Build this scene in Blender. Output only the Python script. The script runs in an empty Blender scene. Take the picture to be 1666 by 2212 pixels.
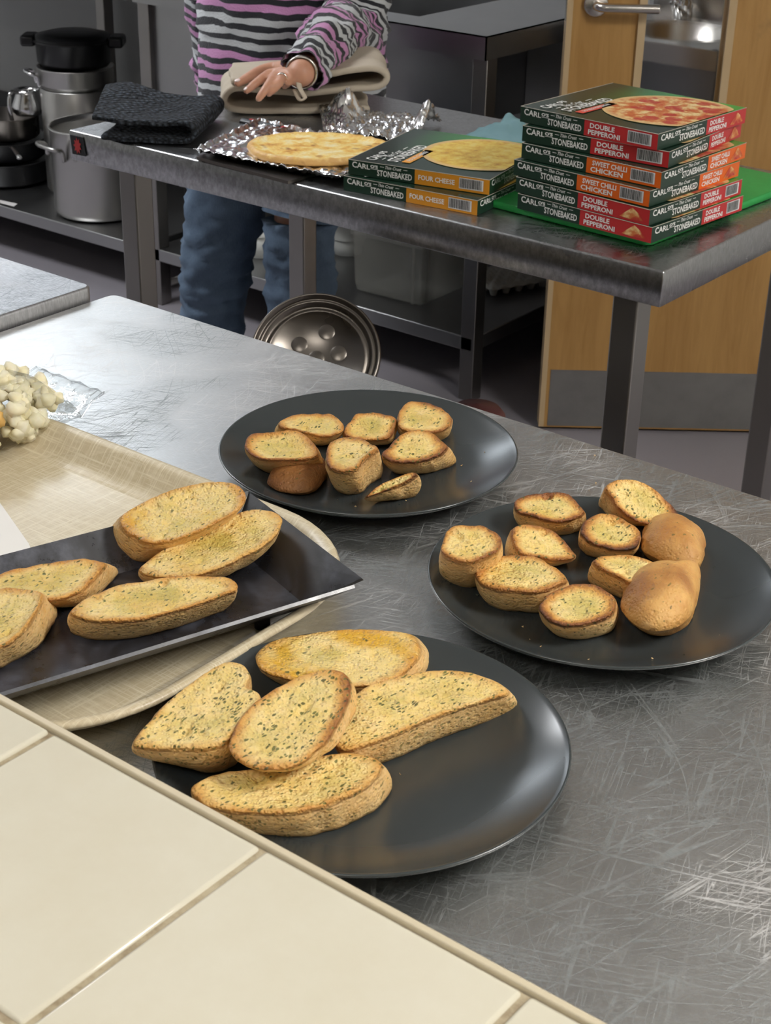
import bpy, bmesh, math, random
from mathutils import Vector, Matrix, noise
import numpy as np
random.seed(7)
S = bpy.context.scene
COL = S.collection

# ------------------------------------------------------------------ camera
F_PX, CX, CY = 3404.9, 833.0, 1106.0
YAW, PIT, ROL = [math.radians(v) for v in (127.5209, 26.9067, 1.2618)]
CAM = Vector((0, 0, 1.5))
fw = Vector((math.cos(PIT)*math.cos(YAW), math.cos(PIT)*math.sin(YAW), -math.sin(PIT)))
rt0 = Vector((math.sin(YAW), -math.cos(YAW), 0))
up0 = rt0.cross(fw)
rt = math.cos(ROL)*rt0 + math.sin(ROL)*up0
up = rt.cross(fw)
RW = Vector((rt0.x, rt0.y, 0))                    # horizontal right of the view
FW = Vector((math.cos(YAW), math.sin(YAW), 0))    # horizontal forward of the view
cd = bpy.data.cameras.new('camera'); co = bpy.data.objects.new('camera', cd); COL.objects.link(co)
co.matrix_world = Matrix(((rt.x, up.x, -fw.x, 0), (rt.y, up.y, -fw.y, 0), (rt.z, up.z, -fw.z, 1.5), (0, 0, 0, 1)))
cd.sensor_fit = 'VERTICAL'; cd.sensor_height = 24.0; cd.lens = F_PX/2212*24.0
cd.clip_start = .02; cd.clip_end = 50
cd.dof.use_dof = True; cd.dof.focus_distance = 1.35; cd.dof.aperture_fstop = 20.0
S.camera = co

# ------------------------------------------------------------------ world, exposure
w = bpy.data.worlds.new('world'); S.world = w; w.use_nodes = True
w.node_tree.nodes['Background'].inputs[0].default_value = (.75, .8, .9, 1)
w.node_tree.nodes['Background'].inputs[1].default_value = .25
S.view_settings.view_transform = 'Standard'; S.view_settings.look = 'None'
S.view_settings.exposure = 0.32; S.view_settings.gamma = 1; S.view_settings.use_curve_mapping = False
LAMP = 17.0      # radiance of the ceiling panels

def ray(x, y):
    return rt*((x-CX)/F_PX) - up*((y-CY)/F_PX) + fw
def onz(x, y, z):
    d = ray(x, y); return CAM + d*((z-CAM.z)/d.z)
def ony(x, y, Y):
    d = ray(x, y); return CAM + d*((Y-CAM.y)/d.y)
def onplane(x, y, P, n):
    d = ray(x, y); return CAM + d*((P-CAM).dot(n)/d.dot(n))
def ppm(P):
    return F_PX/((P-CAM).dot(fw))

# ------------------------------------------------------------------ materials
def mat(name, col=(.5, .5, .5), rough=.5, metal=0.0, **kw):
    m = bpy.data.materials.new(name); m.use_nodes = True
    b = m.node_tree.nodes['Principled BSDF']
    b.inputs['Base Color'].default_value = (*col, 1)
    b.inputs['Roughness'].default_value = rough
    b.inputs['Metallic'].default_value = metal
    for k, v in kw.items():
        b.inputs[k].default_value = v
    return m
class G:
    """small node-graph helper"""
    def __init__(s, m):
        s.m = m; s.nt = m.node_tree; s.b = s.nt.nodes['Principled BSDF']
    def n(s, t, **kw):
        x = s.nt.nodes.new(t)
        for k, v in kw.items():
            if k.startswith('i_'):
                key = k[2:]; key = int(key) if key.isdigit() else key.replace('_', ' ')
                x.inputs[key].default_value = v
            else: setattr(x, k, v)
        return x
    def l(s, a, b): s.nt.links.new(a, b)
    def coord(s, scale=(1, 1, 1), rot=(0, 0, 0), src='Object', loc=(0, 0, 0)):
        t = s.n('ShaderNodeTexCoord'); mp = s.n('ShaderNodeMapping')
        mp.inputs['Scale'].default_value = scale; mp.inputs['Rotation'].default_value = rot; mp.inputs['Location'].default_value = loc
        s.l(t.outputs[src], mp.inputs[0]); return mp.outputs[0]
    def noise(s, vec, scale=5, detail=3, rough=.5, dist=0):
        x = s.n('ShaderNodeTexNoise'); x.inputs['Scale'].default_value = scale; x.inputs['Detail'].default_value = detail
        x.inputs['Roughness'].default_value = rough; x.inputs['Distortion'].default_value = dist
        s.l(vec, x.inputs['Vector']); return x.outputs['Fac']
    def vor(s, vec, scale=5, feature='F1', out='Distance', rnd=1.0):
        x = s.n('ShaderNodeTexVoronoi', feature=feature); x.inputs['Scale'].default_value = scale
        x.inputs['Randomness'].default_value = rnd
        s.l(vec, x.inputs['Vector']); return x.outputs[out]
    def ramp(s, fac, stops, interp='LINEAR'):
        x = s.n('ShaderNodeValToRGB'); e = x.color_ramp.elements; x.color_ramp.interpolation = interp
        while len(e) < len(stops): e.new(.5)
        for el, (p, c) in zip(e, stops):
            el.position = p; el.color = (*c, 1) if len(c) == 3 else c
        s.l(fac, x.inputs[0]); return x.outputs[0]
    def mr(s, v, a, b, c=0, d=1, clamp=True):
        x = s.n('ShaderNodeMapRange'); x.clamp = clamp
        for i, q in enumerate((a, b, c, d)): x.inputs[i+1].default_value = q
        s.l(v, x.inputs[0]); return x.outputs[0]
    def math(s, op, a, b=None):
        x = s.n('ShaderNodeMath', operation=op)
        for i, q in enumerate((a, b)):
            if q is None: continue
            if isinstance(q, (int, float)): x.inputs[i].default_value = q
            else: s.l(q, x.inputs[i])
        return x.outputs[0]
    def mix(s, fac, a, b):
        x = s.n('ShaderNodeMix', data_type='RGBA')
        for i, q in ((0, fac), (6, a), (7, b)):
            if isinstance(q, (int, float)): x.inputs[i].default_value = q
            elif isinstance(q, tuple): x.inputs[i].default_value = (*q, 1)
            else: s.l(q, x.inputs[i])
        return x.outputs[2]
    def attr(s, name):
        return s.n('ShaderNodeAttribute', attribute_name=name).outputs['Fac']
    def bump(s, h, strength=.3, dist=.01):
        x = s.n('ShaderNodeBump'); x.inputs['Strength'].default_value = strength; x.inputs['Distance'].default_value = dist
        s.l(h, x.inputs['Height']); s.l(x.outputs[0], s.b.inputs['Normal']); return x
    def color(s, c): s.l(c, s.b.inputs['Base Color'])
    def rough(s, c): s.l(c, s.b.inputs['Roughness'])

def steel(name, col=(.5, .5, .5), rough=.3, scratch=0.0, var=.06, brush=.02):
    m = mat(name, col, rough, 1.0); g = G(m)
    base = g.coord()
    big = g.noise(base, 4, 4, .6)
    c0 = g.mix(big, tuple(v*.86 for v in col), tuple(min(1, v*1.1) for v in col))
    r = g.mr(big, .3, .7, rough-var, rough+var)
    br = g.noise(g.coord((2, 300, 300)), 3, 3)
    hgt = g.math('MULTIPLY', br, .06)
    if scratch > 0:
        tot = None
        warp = g.n('ShaderNodeTexNoise'); warp.inputs['Scale'].default_value = 2.6; warp.inputs['Detail'].default_value = 1
        g.l(base, warp.inputs['Vector'])
        for i, (ang, sc, ln, th, lo) in enumerate(((.42, 240, 1.3, .008, 3), (1.25, 210, 1.5, .008, 7), (2.2, 260, 1.7, .007, 11), (.62, 190, 1.2, .008, 5), (.85, 900, 7, .02, 13), (1.9, 800, 8, .02, 17), (.3, 1000, 8, .02, 19), (1.35, 900, 6, .018, 23))):
            vm = g.n('ShaderNodeVectorMath', operation='SCALE'); vm.inputs['Scale'].default_value = (.10, .05, .16, .04)[i] if i < 4 else .03
            g.l(warp.outputs['Color'], vm.inputs[0])
            va = g.n('ShaderNodeVectorMath', operation='ADD'); g.l(base, va.inputs[0]); g.l(vm.outputs[0], va.inputs[1])
            mp = g.n('ShaderNodeMapping', vector_type='TEXTURE'); mp.inputs['Rotation'].default_value = (0, 0, ang)
            mp.inputs['Scale'].default_value = (1/ln, 1/sc*4, 1); mp.inputs['Location'].default_value = (lo, lo*.3, 0)
            g.l(va.outputs[0], mp.inputs[0])
            v = g.noise(mp.outputs[0], 1.0, 1.0, .3)
            d = g.math('ABSOLUTE', g.math('SUBTRACT', v, .5))
            line = g.mr(d, 0, th, 1, 0)
            mk = g.noise(g.coord(loc=(lo, lo*2, 0)), 9 if i < 4 else 22, 2)
            line = g.math('MULTIPLY', line, g.mr(mk, .36, .5))
            tot = line if tot is None else g.math('MAXIMUM', tot, line)
        nz_ = g.n('ShaderNodeSeparateXYZ'); gm = g.n('ShaderNodeNewGeometry'); g.l(gm.outputs['Normal'], nz_.inputs[0])
        tot = g.math('MULTIPLY', tot, g.mr(nz_.outputs[2], .8, .95))
        sgn = g.noise(g.coord(loc=(3, 1, 2)), 6, 2)
        dark = g.math('MULTIPLY', tot, g.mr(sgn, .55, .46))
        light = g.math('MULTIPLY', tot, g.mr(sgn, .44, .52))
        c0 = g.mix(g.math('MULTIPLY', dark, .62*scratch), c0, (.12, .16, .16))
        c0 = g.mix(g.math('MULTIPLY', light, .55*scratch), c0, (.97, .95, .93))
        fine = g.math('ADD', g.math('MULTIPLY', g.noise(g.coord((14, 90, 10), (0, 0, .5)), 8, 4, .7), .5), g.math('MULTIPLY', g.noise(g.coord((16, 110, 10), (0, 0, -.25)), 9, 4, .7), .5))
        c0 = g.mix(g.math('MULTIPLY', g.mr(fine, .42, .62), .38), c0, (.82, .84, .86))
        r = g.math('ADD', r, g.math('MULTIPLY', tot, .25))
        hgt = g.math('ADD', hgt, g.math('MULTIPLY', tot, -.12*scratch))
    g.color(c0); g.rough(r); g.bump(hgt, brush*5, .002)
    return m

M = {}
M['counter'] = steel('counter steel', (.66, .655, .635), .35, 1.0)
M['counter_left'] = steel('left counter steel', (.40, .40, .41), .42, .8)
M['table'] = steel('table steel', (.34, .34, .34), .28, .1, .04)
M['bench'] = steel('bench steel', (.36, .36, .36), .32, 0, .05)
M['leg'] = steel('leg steel', (.30, .285, .275), .36, 0, .05)
M['alu'] = steel('aluminium', (.50, .49, .47), .34, 0, .06)
M['chrome'] = mat('chrome', (.72, .72, .72), .12, 1)
M['satin'] = mat('satin steel', (.6, .57, .53), .25, 1)
M['darksteel'] = steel('dark steel lid', (.20, .18, .16), .30, 0, .04)
M['black_pan'] = mat('black enamel', (.008, .008, .009), .35)
M['black_plastic'] = mat('black plastic', (.012, .012, .013), .4)
M['red_plastic'] = mat('red plastic', (.45, .03, .03), .4)
M['dull_red'] = mat('dull red plastic', (.12, .035, .035), .5)
M['white'] = mat('white print', (.80, .80, .77), .5)
M['barwhite'] = mat('barcode white', (.7, .7, .7), .5)
M['barblack'] = mat('barcode black', (.03, .03, .03), .5)
M['green_print'] = mat('dark green card', (.012, .036, .022), .3)
M['red_print'] = mat('red card', (.50, .026, .028), .35)
M['orange_print'] = mat('orange card', (.75, .13, .01), .35)
M['amber_print'] = mat('amber card', (.66, .27, .02), .35)
M['banner_red'] = mat('red banner', (.72, .07, .05), .35)
M['banner_amber'] = mat('amber banner', (.88, .38, .04), .35)
M['card_inner'] = mat('carton board', (.5, .45, .38), .8)
M['paper'] = mat('white paper', (.82, .80, .77), .7)
M['white_plastic'] = mat('white plastic', (.55, .56, .53), .45)
M['egg'] = mat('egg tray', (.42, .42, .40), .8)
M['nail'] = mat('nail', (.85, .70, .66), .2)
M['gold'] = mat('ring silver', (.8, .78, .75), .15, 1)

def m_plate():
    m = mat('matte charcoal glaze', (.035, .042, .044), .30, **{'Specular IOR Level': .75}); g = G(m)
    n = g.noise(g.coord(), 60, 4, .6); g.b.inputs['Roughness'].default_value = .235
    g.color(g.mix(g.noise(g.coord(), 14, 4), (.030, .037, .040), (.040, .047, .048)))
    return m
M['plate'] = m_plate()
def m_slate():
    m = mat('black slate', (.02, .02, .022), .28); g = G(m)
    a = g.noise(g.coord(), 22, 6, .7); b = g.noise(g.coord(loc=(4, 2, 1)), 9, 4, .6, 1.0)
    k = g.math('MULTIPLY', g.mr(a, .40, .7), g.mr(b, .42, .62))
    g.color(g.mix(k, (.016, .016, .019), (.12, .13, .17))); g.rough(g.mr(a, .3, .7, .2, .42))
    g.bump(a, .12, .002); g.b.inputs['Specular IOR Level'].default_value = .6; return m
M['slate'] = m_slate()
def m_linen():
    m = mat('linen pattern tray', (.6, .53, .38), .28); g = G(m)
    a = g.noise(g.coord((14, 520, 14)), 1, 3, .7); b = g.noise(g.coord((520, 14, 14)), 1, 3, .7)
    c = g.noise(g.coord((60, 300, 60)), 1, 2); d = g.noise(g.coord((300, 60, 60)), 1, 2)
    k = g.math('MAXIMUM', g.mr(a, .5, .68), g.mr(b, .5, .68)); k2 = g.math('MAXIMUM', g.mr(c, .5, .7), g.mr(d, .5, .7))
    col = g.mix(g.math('MULTIPLY', k2, .5), (.56, .47, .31), (.70, .62, .45))
    g.color(g.mix(g.math('MULTIPLY', k, .65), col, (.82, .75, .58)))
    st = g.noise(g.coord(loc=(1, 5, 0)), 5, 3)
    g.rough(g.mr(st, .35, .65, .24, .4)); g.bump(k, .05, .001); return m
M['linen'] = m_linen()
def m_tile():
    m = mat('cream glazed tile', (.72, .67, .55), .10); g = G(m)
    a = g.noise(g.coord(src='Generated'), 2.5, 5, .6); b = g.noise(g.coord(), 14, 5, .65)
    c = g.mix(g.mr(b, .3, .7), (.64, .595, .47), (.68, .645, .53)); g.color(c)
    g.rough(g.mr(a, .35, .65, .07, .16)); g.bump(g.noise(g.coord(), 7, 2), .06, .01); return m
M['tile'] = m_tile()
M['trim'] = mat('cream trim', (.62, .54, .39), .35)
def m_grout():
    m = mat('grout', (.3, .25, .18), .9); g = G(m)
    n = g.noise(g.coord(), 60, 5, .7)
    g.color(g.ramp(n, [(.3, (.24, .18, .11)), (.5, (.42, .35, .235)), (.75, (.52, .45, .32))])); g.bump(n, .3, .002); return m
M['grout'] = m_grout()
def m_wall(name, c):
    m = mat(name, c, .6); g = G(m); n = g.noise(g.coord(), 6, 5)
    g.color(g.mix(n, tuple(v*.93 for v in c), c)); g.bump(g.noise(g.coord(), 120, 3), .05, .002); return m
M['wall'] = m_wall('wall paint', (.62, .62, .60))
M['backwall'] = m_wall('back wall paint', (.40, .40, .40))
M['ceiling'] = m_wall('ceiling paint', (.80, .80, .78))
M['wtile'] = mat('white wall tile', (.62, .65, .66), .15)
def m_floor():
    m = mat('grey vinyl floor', (.2, .19, .2), .5); g = G(m)
    n = g.noise(g.coord(), 8, 5, .65); v = g.noise(g.coord(), 220, 3, .7)
    c = g.mix(n, (.20, .185, .205), (.26, .24, .26)); g.color(g.mix(g.math('MULTIPLY', v, .35), c, (.33, .31, .33)))
    g.rough(g.mr(n, .3, .7, .4, .6)); g.bump(v, .1, .001); return m
M['floor'] = m_floor()
def m_wood(name, a, b):
    m = mat(name, a, .4); g = G(m)
    n = g.noise(g.coord((9, 9, .9)), 3.5, 6, .6, 1.2); fl = g.noise(g.coord((60, 60, 2.5)), 4, 4)
    blot = g.noise(g.coord(loc=(2, 3, 4)), 9, 4, .6)
    c = g.mix(g.mr(n, .3, .7), a, b); c = g.mix(g.math('MULTIPLY', fl, .25), c, tuple(v*.7 for v in a))
    g.color(g.mix(g.math('MULTIPLY', g.mr(blot, .66, .78), .35), c, (.12, .07, .03))); g.rough(g.mr(n, .3, .7, .32, .45)); g.bump(fl, .04, .001); return m
M['ply'] = m_wood('varnished ply', (.38, .20, .058), (.50, .285, .092))
M['lipping'] = m_wood('pale lipping', (.50, .36, .20), (.58, .43, .25))
def m_kick():
    m = mat('kick plate', (.3, .3, .3), .45, .85); g = G(m); n = g.noise(g.coord((1, 1, 1)), 22, 5, .7)
    g.color(g.mix(n, (.20, .195, .19), (.34, .33, .32))); g.rough(g.mr(n, .3, .7, .38, .6)); return m
M['kick'] = m_kick()
M['glass'] = mat('clear glass', (1, 1, 1), .02, 0, **{'Transmission Weight': 1.0, 'IOR': 1.1, 'Alpha': .25})

def m_bread():
    m = mat('toasted garlic bread', (.8, .6, .3), .6); g = G(m)
    oi = g.n('ShaderNodeObjectInfo'); rnd = oi.outputs['Random']
    mp = g.n('ShaderNodeMapping'); t = g.n('ShaderNodeTexCoord'); g.l(t.outputs['Object'], mp.inputs[0])
    cv = g.n('ShaderNodeCombineXYZ'); 
    for i in range(3): g.l(g.math('MULTIPLY', rnd, 7.0+i*3), cv.inputs[i])
    g.l(cv.outputs[0], mp.inputs['Location']); V = mp.outputs[0]
    rim, side, toast, herb, butter, hgt = [g.attr(k) for k in ('rim', 'side', 'toast', 'herb', 'butter', 'hgt')]
    n1 = g.noise(V, 45, 5, .65); n2 = g.noise(V, 160, 4, .7); n3 = g.noise(V, 28, 3, .5)
    # crumb face
    face = g.mix(g.mr(n1, .32, .68), (.87, .66, .28), (.83, .60, .18))
    face = g.mix(g.math('MULTIPLY', g.mr(n2, .45, .7), .45), face, (.90, .74, .42))
    face = g.mix(g.math('MULTIPLY', g.mr(n3, .48, .62), butter), face, (.72, .40, .035))
    green = g.mix(g.math('MULTIPLY', g.math('MULTIPLY', g.mr(g.noise(V, 30, 3, .6), .42, .62), .55), g.mr(rim, .85, .45)), face, (.43, .37, .07))
    face = green
    # toasting: towards the rim
    rr = g.math('ADD', rim, g.math('MULTIPLY', g.math('SUBTRACT', n1, .5), .38))
    rr = g.math('ADD', rr, g.math('MULTIPLY', g.math('SUBTRACT', n2, .5), .15))
    side_t = g.noise(V, 13, 2, .5)
    tb = g.math('ADD', rr, g.math('MULTIPLY', g.math('SUBTRACT', toast, .5), .34))
    tb = g.math('ADD', tb, g.math('MULTIPLY', g.math('SUBTRACT', side_t, .5), g.math('MULTIPLY', toast, .75)))
    face = g.mix(g.mr(tb, .70, .92), face, (.62, .30, .065))
    face = g.mix(g.mr(tb, .90, 1.06), face, (.24, .08, .018))
    face = g.mix(g.mr(tb, 1.06, 1.18), face, (.03, .012, .006))
    # crust side
    s1 = g.noise(V, 38, 5, .6); s2 = g.noise(V, 220, 3, .6)
    crust = g.mix(g.mr(s1, .3, .7), (.74, .43, .14), (.82, .56, .24))
    crust = g.mix(g.math('MULTIPLY', g.mr(s2, .4, .7), .3), crust, (.90, .70, .40))
    ht = g.math('ADD', hgt, g.math('MULTIPLY', g.math('SUBTRACT', s1, .5), .5))
    tt = g.math('MULTIPLY', toast, 1.0)
    crust = g.mix(g.math('MULTIPLY', g.mr(ht, .66, 1.05), g.mr(toast, .1, .9, .25, 1)), crust, (.40, .15, .035))
    crust = g.mix(g.math('MULTIPLY', g.mr(ht, .22, -.1), g.mr(toast, .1, .9, .3, .8)), crust, (.38, .16, .04))
    crust = g.mix(g.math('MULTIPLY', g.mr(g.math('ADD', ht, g.math('MULTIPLY', g.math('SUBTRACT', side_t, .5), .9)), .93, 1.12), g.mr(toast, .4, .8)), crust, (.06, .02, .01))
    col = g.mix(side, face, crust)
    dome = g.attr('dome')
    dc = g.mix(g.mr(s1, .3, .68), (.50, .23, .055), (.66, .38, .12))
    dk = g.noise(V, 22, 3, .5); dc = g.mix(g.math('MULTIPLY', g.mr(dk, .50, .66), toast), dc, (.26, .09, .02)); dc = g.mix(g.mr(toast, .8, 1.0, 0, .85), dc, g.mix(g.mr(s1, .3, .7), (.13, .045, .012), (.30, .115, .03)))
    dc = g.mix(g.mr(g.math('ADD', dk, g.math('MULTIPLY', s1, .3)), .36, .50, .5, 0), dc, (.85, .62, .34))
    col = g.mix(dome, col, dc)
    # herb flakes
    wv = g.n('ShaderNodeVectorMath', operation='MULTIPLY'); g.l(V, wv.inputs[0]); wv.inputs[1].default_value = (1.0, .55, .8)
    wn = g.n('ShaderNodeTexNoise'); wn.inputs['Scale'].default_value = 180; g.l(wv.outputs[0], wn.inputs['Vector'])
    w2_ = g.n('ShaderNodeVectorMath', operation='MULTIPLY_ADD'); g.l(wn.outputs['Color'], w2_.inputs[0]); w2_.inputs[1].default_value = (.005, .005, .005); g.l(wv.outputs[0], w2_.inputs[2])
    vo = g.n('ShaderNodeTexVoronoi'); vo.inputs['Scale'].default_value = 480; g.l(w2_.outputs[0], vo.inputs['Vector'])
    sep = g.n('ShaderNodeSeparateColor'); g.l(vo.outputs['Color'], sep.inputs[0])
    pick = g.math('LESS_THAN', sep.outputs[0], g.math('MULTIPLY', herb, g.mr(g.noise(V, 55, 2), .35, .65, .15, 1)))
    dot = g.math('MULTIPLY', g.mr(vo.outputs['Distance'], .50, .34), pick)
    vis = g.mix(side, (1, 1, 1), (.35, .35, .35))
    dot = g.math('MULTIPLY', dot, g.mr(side, 0, 1, 1, .75))
    col = g.mix(g.math('MULTIPLY', dot, .9), col, g.mix(sep.outputs[1], (.05, .055, .012), (.14, .15, .03)))
    g.color(col)
    por = g.vor(V, 420); por2 = g.vor(V, 150)
    h = g.math('ADD', g.math('MULTIPLY', g.mr(por, 0, .55), .5), g.math('MULTIPLY', g.mr(por2, 0, .35), .8))
    h = g.math('ADD', h, g.math('MULTIPLY', n2, .9)); h = g.math('MULTIPLY', h, g.mr(side, 0, 1, 1, .45))
    g.bump(h, .9, .0022)
    g.rough(g.mr(g.math('MULTIPLY', n3, butter), .2, .5, .58, .36))
    b = g.b; b.inputs['Subsurface Weight'].default_value = .12; b.inputs['Subsurface Radius'].default_value = (.006, .003, .001)
    b.inputs['Subsurface Scale'].default_value = 1.0
    return m
M['bread'] = m_bread()
M['crumb'] = mat('bread crumb', (.62, .42, .2), .7)
M['herb'] = mat('dried herb fleck', (.02, .025, .01), .7)

# ------------------------------------------------------------------ mesh helpers
class MB:
    def __init__(s): s.v = []; s.f = []; s.m = []; s.sm = []; s.at = {}
    def add(s, vs, fs, mi=0, smooth=False):
        o = len(s.v); s.v += [Vector(v) for v in vs]
        for f in fs: s.f.append([i+o for i in f]); s.m.append(mi); s.sm.append(smooth)
        return s
    def box(s, a, b, mi=0, R=None, c=None, bev=0):
        a = Vector(a); b = Vector(b)
        if bev > 0:
            bm = bmesh.new(); bmesh.ops.create_cube(bm, size=1)
            for v in bm.verts: v.co = Vector([(a[i]+b[i])/2 + v.co[i]*(b[i]-a[i]) for i in range(3)])
            bmesh.ops.bevel(bm, geom=bm.edges[:], offset=bev, segments=2, affect='EDGES', profile=.5)
            bmesh.ops.recalc_face_normals(bm, faces=bm.faces[:]); smf = [max(abs(q) for q in f.normal) < .999 for f in bm.faces]
            bm.verts.index_update(); vs = [v.co.copy() for v in bm.verts]; fs = [[v.index for v in f.verts] for f in bm.faces]; bm.free()
            if R is not None: c = Vector(c) if c is not None else (a+b)/2; vs = [c + R @ (v-c) for v in vs]
            o = len(s.v); s.add(vs, fs, mi, True); s.sm[-len(fs):] = smf; return s
        else:
            vs = [Vector((x, y, z)) for x in (a.x, b.x) for y in (a.y, b.y) for z in (a.z, b.z)]
            fs = [(0, 1, 3, 2), (4, 6, 7, 5), (0, 4, 5, 1), (2, 3, 7, 6), (0, 2, 6, 4), (1, 5, 7, 3)]; sm = False
        if R is not None:
            c = Vector(c) if c is not None else (a+b)/2
            vs = [c + R @ (v-c) for v in vs]
        return s.add(vs, fs, mi, sm)
    def loft(s, rings, mi=0, closed=True, cap0=True, cap1=True, smooth=True):
        n = len(rings[0]); vs = [p for r in rings for p in r]; fs = []
        for k in range(len(rings)-1):
            for i in range(n if closed else n-1):
                j = (i+1) % n; fs.append((k*n+i, k*n+j, (k+1)*n+j, (k+1)*n+i))
        if cap0: fs.append(tuple(range(n))[::-1])
        if cap1: fs.append(tuple((len(rings)-1)*n+i for i in range(n)))
        return s.add(vs, fs, mi, smooth)
    def lathe(s, prof, c=(0, 0, 0), n=48, mi=0, R=None, a0=0, smooth=True):
        c = Vector(c); rings = []
        for r, z in prof:
            ring = []
            for i in range(n):
                t = a0+2*math.pi*i/n; p = Vector((max(r, 1e-5)*math.cos(t), max(r, 1e-5)*math.sin(t), z))
                if R is not None: p = R @ p
                ring.append(c+p)
            rings.append(ring)
        return s.loft(rings, mi, True, False, False, smooth)
    def tube(s, pts, rad, n=12, mi=0, caps=True, flat=1.0):
        pts = [Vector(p) for p in pts]; rings = []
        if not isinstance(rad, (list, tuple)): rad = [rad]*len(pts)
        ref = Vector((0, 0, 1))
        for i, p in enumerate(pts):
            t = (pts[min(i+1, len(pts)-1)]-pts[max(i-1, 0)]).normalized()
            if abs(t.dot(ref)) > .95: ref = Vector((1, 0, 0))
            a = t.cross(ref).normalized(); b = t.cross(a).normalized()
            rings.append([p + a*(rad[i]*math.cos(2*math.pi*k/n)) + b*(rad[i]*flat*math.sin(2*math.pi*k/n)) for k in range(n)])
        return s.loft(rings, mi, True, caps, caps)
    def build(s, name, mats, parent=None, loc=None):
        me = bpy.data.meshes.new(name)
        if loc is None: loc = parent_world(parent) if parent is not None else Vector((0, 0, 0))
        loc = Vector(loc)
        me.from_pydata([tuple(v-loc) for v in s.v], [], s.f)
        for m_ in (mats if isinstance(mats, (list, tuple)) else [mats]): me.materials.append(m_)
        me.polygons.foreach_set('material_index', s.m); me.polygons.foreach_set('use_smooth', s.sm)
        for k, vals in s.at.items():
            a = me.attributes.new(k, 'FLOAT', 'POINT'); a.data.foreach_set('value', vals)
        bm = bmesh.new(); bm.from_mesh(me); bmesh.ops.recalc_face_normals(bm, faces=bm.faces[:]); bm.to_mesh(me); bm.free()
        o = bpy.data.objects.new(name, me); COL.objects.link(o)
        if parent is not None:
            o.parent = parent; o.location = loc-parent_world(parent)
        else: o.location = loc
        return o
def parent_world(o):
    p = Vector((0, 0, 0))
    while o is not None: p = p+o.location; o = o.parent
    return p
def tag(o, label=None, cat=None, group=None, kind=None):
    if label: o['label'] = label
    if cat: o['category'] = cat
    if group: o['group'] = group
    if kind: o['kind'] = kind
    return o
def thing(name, loc, label=None, cat=None, group=None, kind=None):
    o = bpy.data.objects.new(name, None); COL.objects.link(o); o.location = Vector(loc); o.empty_display_size = .05
    return tag(o, label, cat, group, kind)
def solid(o, t, off=-1, sub=0):
    m = o.modifiers.new('s', 'SOLIDIFY'); m.thickness = t; m.offset = off
    if sub: q = o.modifiers.new('b', 'SUBSURF'); q.levels = sub; q.render_levels = sub
    return o
def catmull(P, n):
    P = [Vector(p) for p in P]; N = len(P); out = []
    # arc length resample of closed catmull-rom
    dense = []
    for i in range(N):
        a, b, c, d = P[i-1], P[i], P[(i+1) % N], P[(i+2) % N]
        for k in range(10):
            t = k/10; dense.append(.5*((2*b)+(c-a)*t+(2*a-5*b+4*c-d)*t*t+(3*b-a-3*c+d)*t*t*t))
    L = [0]
    for i in range(len(dense)): L.append(L[-1]+(dense[(i+1) % len(dense)]-dense[i]).length)
    tot = L[-1]; j = 0
    for k in range(n):
        t = tot*k/n
        while L[j+1] < t: j += 1
        f = (t-L[j])/max(L[j+1]-L[j], 1e-9); out.append(dense[j].lerp(dense[(j+1) % len(dense)], f))
    return out
def smoothpath(P, n):
    P = [Vector(p) for p in P]; Q = [P[0]*2-P[1]]+P+[P[-1]*2-P[-2]]; out = []
    for i in range(len(P)-1):
        a, b, c, d = Q[i:i+4]
        for k in range(n):
            t = k/n; out.append(.5*((2*b)+(c-a)*t+(2*a-5*b+4*c-d)*t*t+(3*b-a-3*c+d)*t*t*t))
    out.append(P[-1]); return out
def nz(p, s, seed=0.0): return noise.noise(Vector(p)*s+Vector((seed, seed*1.7, -seed)))

# ------------------------------------------------------------------ room shell and lamps
def struct(name, a, b, m, parent=None):
    o = MB().box(a, b).build(name, m, parent)
    if parent is None: o['kind'] = 'structure'
    return o
hx_ = -1.2; M['shade_band'] = mat('painted bench shade', (.03, .03, .032), .5)
XL, XR, YB, YF, ZC = -5.2, 2.6, 3.62, -2.6, 2.65
struct('floor', (XL, YF, -.1), (XR, YB+.1, 0), M['floor'])
struct('ceiling', (XL, YF, ZC), (XR, YB+.1, ZC+.1), M['ceiling'])
wall_back = struct('wall_back', (XL, YB, 0), (XR, YB+.1, ZC), M['backwall'])
struct('shade_band_back', (XL, YB-.02, 0), (hx_, YB, .28), M['shade_band'])  # added dark strip: shade under the back benches put into its colour
struct('wall_left', (XL-.1, YF, 0), (XL, YB+.1, ZC), M['wall'])
struct('wall_right', (XR, YF, 0), (XR+.1, YB+.1, ZC), M['wall'])
struct('wall_front', (XL, YF-.1, 0), (XR, YF, ZC), M['wall'])
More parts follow.
